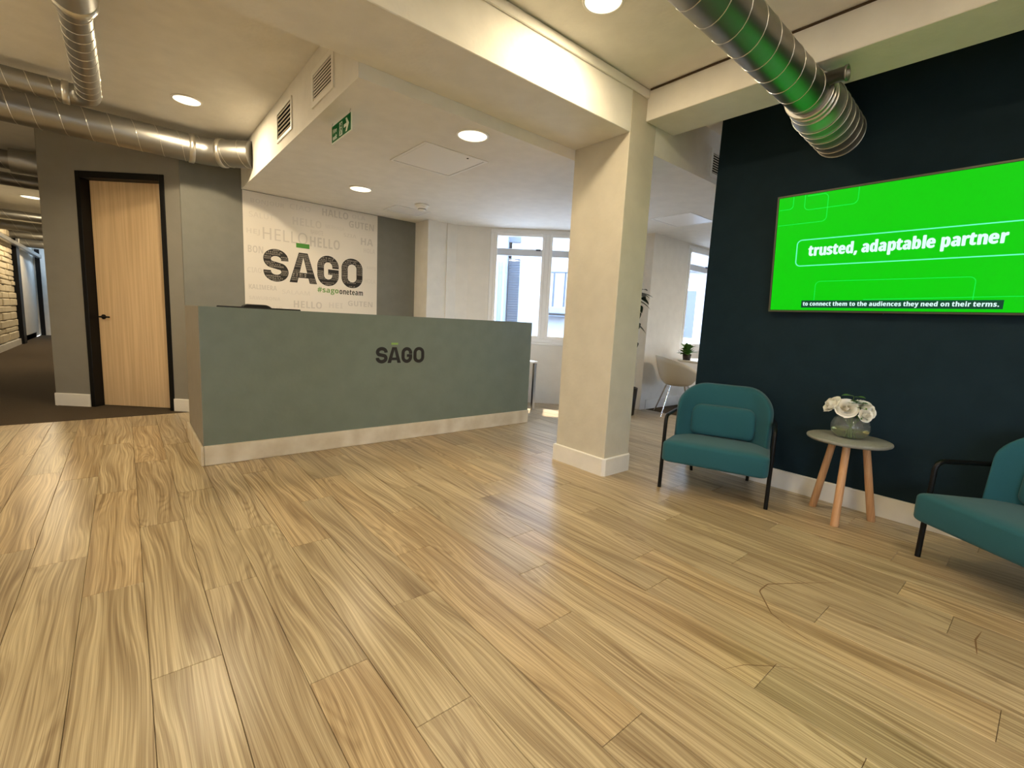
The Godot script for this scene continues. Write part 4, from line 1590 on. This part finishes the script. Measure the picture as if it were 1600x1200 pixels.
func build_screen() -> void:
	# local x runs to the right as seen (towards +z), y up, z towards the viewer (-x); it hangs tipped forward
	var w := 1.475
	var h := 0.845
	var o := thing("wall_screen", "large flat screen showing a bright green slide on the navy wall", "television")
	var b := Basis(Vector3(0, 0, 1), Vector3.UP, Vector3(-1, 0, 0))
	o.transform = Transform3D(b * Basis(Vector3.RIGHT, 0.095), Vector3(3.838, 1.80, -1.5185 + w / 2))
	begin()
	bx(Vector3(-w / 2, -h / 2, -0.035), Vector3(w / 2, h / 2, 0.0), 0.004)
	obj("housing", M.black, o)
	begin()
	box_frame(w, h, 0.011, 0.004)
	obj("bezel", M.bezel, o)
	begin()
	bx(Vector3(-w / 2 + 0.013, -h / 2 + 0.014, -0.001), Vector3(w / 2 - 0.013, h / 2 - 0.014, 0.0012))
	obj("display", M.screen, o)
	var L := -w / 2
	var xf := Transform3D(Basis(), Vector3(0, 0, 0.0012))
	# thin outlines of the slide
	var t := 0.004
	var T := h / 2 - 0.014
	begin()
	strip_path([Vector2(L + 0.02, T - 0.085)] + corner(Vector2(L + 0.085, T - 0.06), 0.025, -90, 0) + [Vector2(L + 0.11, T)], t, xf)
	obj("outline", M.screen_line, o)
	begin()
	strip_path([Vector2(L + 0.02, T - 0.195)] + corner(Vector2(L + 0.30, T - 0.165), 0.03, -90, 0) + corner(Vector2(L + 0.30, T - 0.04), 0.03, 0, 90) + [Vector2(L + 0.20, T - 0.010)], t, xf)
	obj("outline", M.screen_line, o)
	begin()
	strip_path([Vector2(L + 0.185, T - 0.0)] + corner(Vector2(L + 0.215, T - 0.075), 0.03, 180, 270) + corner(Vector2(L + 0.475, T - 0.075), 0.03, -90, 0) + [Vector2(L + 0.505, T)], t, xf)
	obj("outline", M.screen_line, o)
	begin()
	strip_path([Vector2(L + 0.305, -h / 2 + 0.085)] + corner(Vector2(L + 0.335, -h / 2 + 0.19), 0.03, 180, 90) + corner(Vector2(L + 1.105, -h / 2 + 0.19), 0.03, 90, 0) + [Vector2(L + 1.135, -h / 2 + 0.085)], t, xf)
	obj("outline", M.screen_line, o)
	begin()
	strip_path([Vector2(L + 0.60, -h / 2 + 0.09), Vector2(L + 1.30, -h / 2 + 0.105)] + corner(Vector2(L + 1.42, -h / 2 + 0.135), 0.03, -90, 0) + [Vector2(L + 1.45, -h / 2 + 0.22)], t, xf)
	obj("outline", M.screen_line, o)
	begin()
	strip_round(1.205, 0.190, 0.035, 0.007, xf.translated_local(Vector3(L + 0.158 + 0.6025, 0.004, 0)))
	obj("text_box", M.screen_bright, o)
	begin()
	var sx := xf.translated_local(Vector3.ZERO)
	words("trusted, adaptable partner", Rect2(L + 0.240, -0.044, 0.995, 0.102), 0.0008, sx, "Droid Sans", 1.6)
	obj("headline", M.screen_text, o)
	begin()
	bx(Vector3(L + 0.225, -h / 2 + 0.032, 0.0), Vector3(L + 1.265, -h / 2 + 0.085, 0.0018))
	obj("caption_bar", M.caption, o)
	begin()
	words("to connect them to the audiences they need on their terms.", Rect2(L + 0.236, -h / 2 + 0.037, 1.012, 0.040), 0.0006, xf.translated_local(Vector3(0, 0, 0.0006)), "Droid Sans", 1.2)
	obj("caption", M.screen_text, o)
	begin()
	bx(Vector3(-0.2, -0.15, -0.09), Vector3(0.2, 0.15, -0.035), 0.004)
	obj("bracket", M.black, o)
	begin()
	bx(Vector3(-0.06, -h / 2 - 0.008, -0.025), Vector3(-0.02, -h / 2, -0.005), 0.002)
	obj("sensor", M.black, o)
	var l := AreaLight3D.new()
	l.name = "screen_light"
	l.area_size = Vector2(w - 0.05, h - 0.05)
	l.light_color = Color(0.02, 0.9, 0.1)
	l.light_energy = 0.015
	l.shadow_enabled = true
	l.position = Vector3(0, 0, 0.02)
	l.rotation.y = PI
	l.set("area_range", 30.0)
	l.set("area_attenuation", 2.0)
	o.add_child(l)

# ------------------------------------------------------------------ the back room seen past the column
func build_back_room() -> void:
	var o := thing("tub_chair", "cream plastic tub chair on thin chrome legs in the back room", "chair", Vector3(5.95, 0.003, -3.42), 0.75)
	begin()
	# a moulded shell: the back wraps round into the arms
	var grid := []
	for skin in [0.0, 0.009]:
		var half := []
		for i in 15:
			var u := i / 14.0
			var line := PackedVector3Array()
			for j in 29:
				var v := j / 28.0 * 2.0 - 1.0
				var a := v * 2.25
				var rimh := 0.40 - 0.20 * pow(absf(v), 2.2)
				var r: float = lerpf(0.03, 0.305, pow(u, 0.5)) * (1.0 + 0.10 * u) - skin
				var yy: float = 0.43 + skin * (1.0 - u) + rimh * pow(u, 2.4)
				line.append(Vector3(sin(a) * r * 1.04, yy, -cos(a) * r * 0.98))
			half.append(line)
		if skin > 0.0:
			half.reverse()
		grid += half
	rings(grid, false, false, true)
	obj("shell", M.tub, o)
	begin()
	lathe([Vector2(0.0, 0.428), Vector2(0.15, 0.428), Vector2(0.19, 0.452), Vector2(0.17, 0.464), Vector2(0.0, 0.466)], 32)
	obj("seat", M.tub, o)
	for s in [Vector2(-1, -1), Vector2(1, -1), Vector2(-1, 1), Vector2(1, 1)]:
		begin()
		cyl(Vector3(s.x * 0.24, 0.0, s.y * 0.24), Vector3(s.x * 0.12, 0.43, s.y * 0.12), 0.009, 0.011, 12)
		obj("leg", M.chrome, o)
	o = thing("meeting_table", "round white table behind the cream tub chair", "table", Vector3(6.66, 0.003, -3.40))
	begin()
	lathe([Vector2(0.0, 0.732), Vector2(0.39, 0.732), Vector2(0.40, 0.742), Vector2(0.40, 0.757), Vector2(0.39, 0.762), Vector2(0.0, 0.762)], 48)
	obj("tabletop", M.plastic, o)
	begin()
	lathe([Vector2(0.0, 0.003), Vector2(0.26, 0.003), Vector2(0.25, 0.015), Vector2(0.045, 0.03), Vector2(0.035, 0.08), Vector2(0.035, 0.736), Vector2(0.0, 0.736)], 32)
	obj("pedestal", M.chrome, o)
	o = thing("potted_plant", "small green plant in a dark pot on the white table", "potted plant", Vector3(6.36, 0.765, -3.55))
	begin()
	lathe([Vector2(0.0, 0.0), Vector2(0.052, 0.0), Vector2(0.062, 0.09), Vector2(0.056, 0.09), Vector2(0.05, 0.07), Vector2(0.0, 0.07)], 24)
	obj("pot", M.pot, o)
	rng.seed = 17
	for k in 34:
		var a := rng.randf() * TAU
		var e := rng.randf_range(0.15, 1.3)
		begin()
		leaf_blade(Vector3(0, 0.07, 0) + Vector3(cos(a), 0, sin(a)) * 0.02 + Vector3(0, rng.randf() * 0.09, 0), Vector3(cos(a) * cos(e), sin(e), sin(a) * cos(e)), rng.randf_range(0.10, 0.16), 0.085, 0.03)
		obj("leaf", M.leaf, o)
	# tall plant mostly hidden by the column
	o = thing("tall_plant", "tall dark-leaved plant peeping out from behind the column", "potted plant", Vector3(5.30, 0, -3.82))
	begin()
	lathe([Vector2(0.0, 0.0), Vector2(0.14, 0.0), Vector2(0.165, 0.38), Vector2(0.15, 0.38), Vector2(0.14, 0.33), Vector2(0.0, 0.33)], 32)
	obj("planter", M.black, o)
	begin()
	tube(PackedVector3Array([Vector3(0, 0.32, 0), Vector3(0.03, 0.9, 0.02), Vector3(0.0, 1.65, 0.03)]), 0.014, 10)
	obj("stem", M.stem, o)
	rng.seed = 23
	for k in 30:
		var y := rng.randf_range(0.95, 1.7)
		var a := rng.randf() * TAU
		begin()
		leaf_blade(Vector3(0.02, y, 0.03), Vector3(cos(a), rng.randf_range(-0.25, 0.5), sin(a)), rng.randf_range(0.17, 0.25), 0.12, 0.09)
		obj("leaf", M.darkleaf, o)

# ------------------------------------------------------------------ across the street
func build_street() -> void:
	# local x to the right as seen through the windows, local z towards them
	var u := Vector3(0.722, 0, 0.692)
	var n := Vector3(-0.692, 0, 0.722)
	var at := Transform3D(Basis(u, Vector3.UP, n), Vector3(9.8, 0, -11.3))
	var o := thing("building", "pale rendered building across the street behind the wide window", "building")
	o.transform = at
	begin()
	bx(Vector3(-0.4, -6, -3.0), Vector3(12, 6.0, 0.0))
	obj("wall", M.facade, o)
	begin()
	bx(Vector3(-0.50, 3.67, 0.0), Vector3(-0.12, 3.90, 0.05), 0.01)
	obj("window", M.slate, o)
	for k in 4:
		begin()
		bx(Vector3(4.6 + k * 1.6, 0.9, -0.02), Vector3(5.5 + k * 1.6, 2.5, 0.03), 0.01)
		var win := obj("window", M.gloss, o)
		for j in 2:
			begin()
			bx(Vector3(4.66 + k * 1.6 + j * 0.40, 0.97, 0.02), Vector3(5.02 + k * 1.6 + j * 0.40, 2.43, 0.036))
			obj("pane", M.slate, win)
	begin()
	bx(Vector3(4.2, 3.0, 0.0), Vector3(12, 3.2, 0.15), 0.02)
	obj("cornice", M.facade2, o)
	begin()
	bx(Vector3(0.60, 1.52, 0.0), Vector3(2.6, 1.73, 0.35), 0.02)
	var bal := obj("balcony", M.facade2, o)
	begin()
	bx(Vector3(0.60, 1.42, 0.0), Vector3(2.6, 1.46, 0.38), 0.01)
	obj("ledge", M.slate, bal)
	begin()
	var p := PackedVector3Array()
	for k in 17:
		var a := PI * k / 16.0
		p.append(Vector3(1.5 - 0.85 * cos(a), 2.76, 0.05 + 0.55 * sin(a)))
	tube(p, 0.025, 8)
	obj("handrail", M.rail, bal)
	for x in [0.98, 1.32, 1.66, 2.0]:
		begin()
		cyl(Vector3(x, 1.73, 0.3), Vector3(x, 2.76, 0.5), 0.03, 0.03, 8)
		obj("post", M.rail, bal)
	o = thing("building", "bluish wing with pilasters at the left edge of the wide window's view", "building")
	o.transform = at
	begin()
	bx(Vector3(-5.0, -6, -2.0), Vector3(-0.50, 6.4, 0.5))
	obj("wall", M.facade2, o)
	for x in [-1.05, -0.78, -0.58]:
		begin()
		bx(Vector3(x - 0.03, -6, 0.5), Vector3(x + 0.03, 3.0, 0.56), 0.01)
		obj("pilaster", M.facade, o)
	o = thing("slate_shutter", "grey slatted screen between the two facades across the street", "shutter")
	o.transform = at
	begin()
	bx(Vector3(-0.47, -4, 0.0), Vector3(-0.12, 2.58, 0.04))
	obj("backing", M.slate, o)
	for k in 34:
		begin()
		bx(Vector3(-0.47, -0.035, -0.006), Vector3(-0.12, 0.035, 0.006), 0.003, Transform3D(Basis(Vector3.RIGHT, 0.5), Vector3(0, 0.62 + k * 0.076, 0.06)))
		obj("slat", M.rail, o)
	begin()
	bx(Vector3(-6.0, -3.0, 1.2), Vector3(2.0, 0.25, 7.6), 0.02, at)
	bx(Vector3(2.0, -3.0, 1.2), Vector3(14.0, 0.25, 5.2), 0.02, at)
	tag(obj("annex_roof", M.facade), "pale flat roof of a low annex below the windows", "roof")
	begin()
	bx(Vector3(-20, -6.3, -6), Vector3(30, -6, 12), 0, at)
	tag(obj("street", M.stone), "grey street far below the windows", "street")

# ------------------------------------------------------------------
func _ready() -> void:
	var cam := Camera3D.new()
	cam.name = "camera"
	cam.transform = CAM
	cam.fov = 79.72
	cam.near = 0.05
	cam.far = 200.0
	add_child(cam)
	cam.current = true
	var env := Environment.new()
	env.background_mode = Environment.BG_SKY
	var sky := Sky.new()
	var sm := ProceduralSkyMaterial.new()
	sm.sky_top_color = Color(0.70, 0.82, 0.98)
	sm.sky_horizon_color = Color(0.90, 0.95, 1.0)
	sm.ground_bottom_color = Color(0.45, 0.46, 0.47)
	sm.ground_horizon_color = Color(0.75, 0.78, 0.80)
	sm.sky_energy_multiplier = 1.0
	sky.sky_material = sm
	env.sky = sky
	env.background_energy_multiplier = 16.0
	env.tonemap_mode = Environment.TONE_MAPPER_LINEAR
	env.tonemap_exposure = 1.1
	env.sdfgi_enabled = true
	env.ssao_enabled = true
	env.ssil_enabled = true
	var we := WorldEnvironment.new()
	we.name = "environment"
	we.environment = env
	add_child(we)
	var sun := DirectionalLight3D.new()
	sun.name = "sun"
	sun.light_energy = 4.0
	sun.light_color = Color(1.0, 0.98, 0.96)
	sun.light_angular_distance = 1.0
	sun.shadow_enabled = true
	sun.sky_mode = DirectionalLight3D.SKY_MODE_LIGHT_ONLY
	add_child(sun)
	sun.look_at_from_position(Vector3(0.60, 1.75, -0.62), Vector3.ZERO)
	make_materials()
	build_shell()
	build_lights()
	build_ducts()
	build_ceiling_fittings()
	build_banner()
	build_desk()
	var a := make_chair("teal armchair with a black arm frame standing nearest the column")
	a.position = Vector3(3.223, 0, -1.51)
	a.rotation.y = atan2(-0.937, 0.352)
	var b := a.duplicate() as Node3D
	b.name = numbered("armchair")
	add_child(b)
	tag(b, "teal armchair cut off by the right edge of the picture, beyond the side table", "armchair", "teal lounge armchairs")
	b.position = Vector3(3.178, 0, -0.074)
	b.rotation.y = atan2(-0.824, -0.566)
	build_table()
	build_flowers()
	build_screen()
	build_back_room()
	build_street()
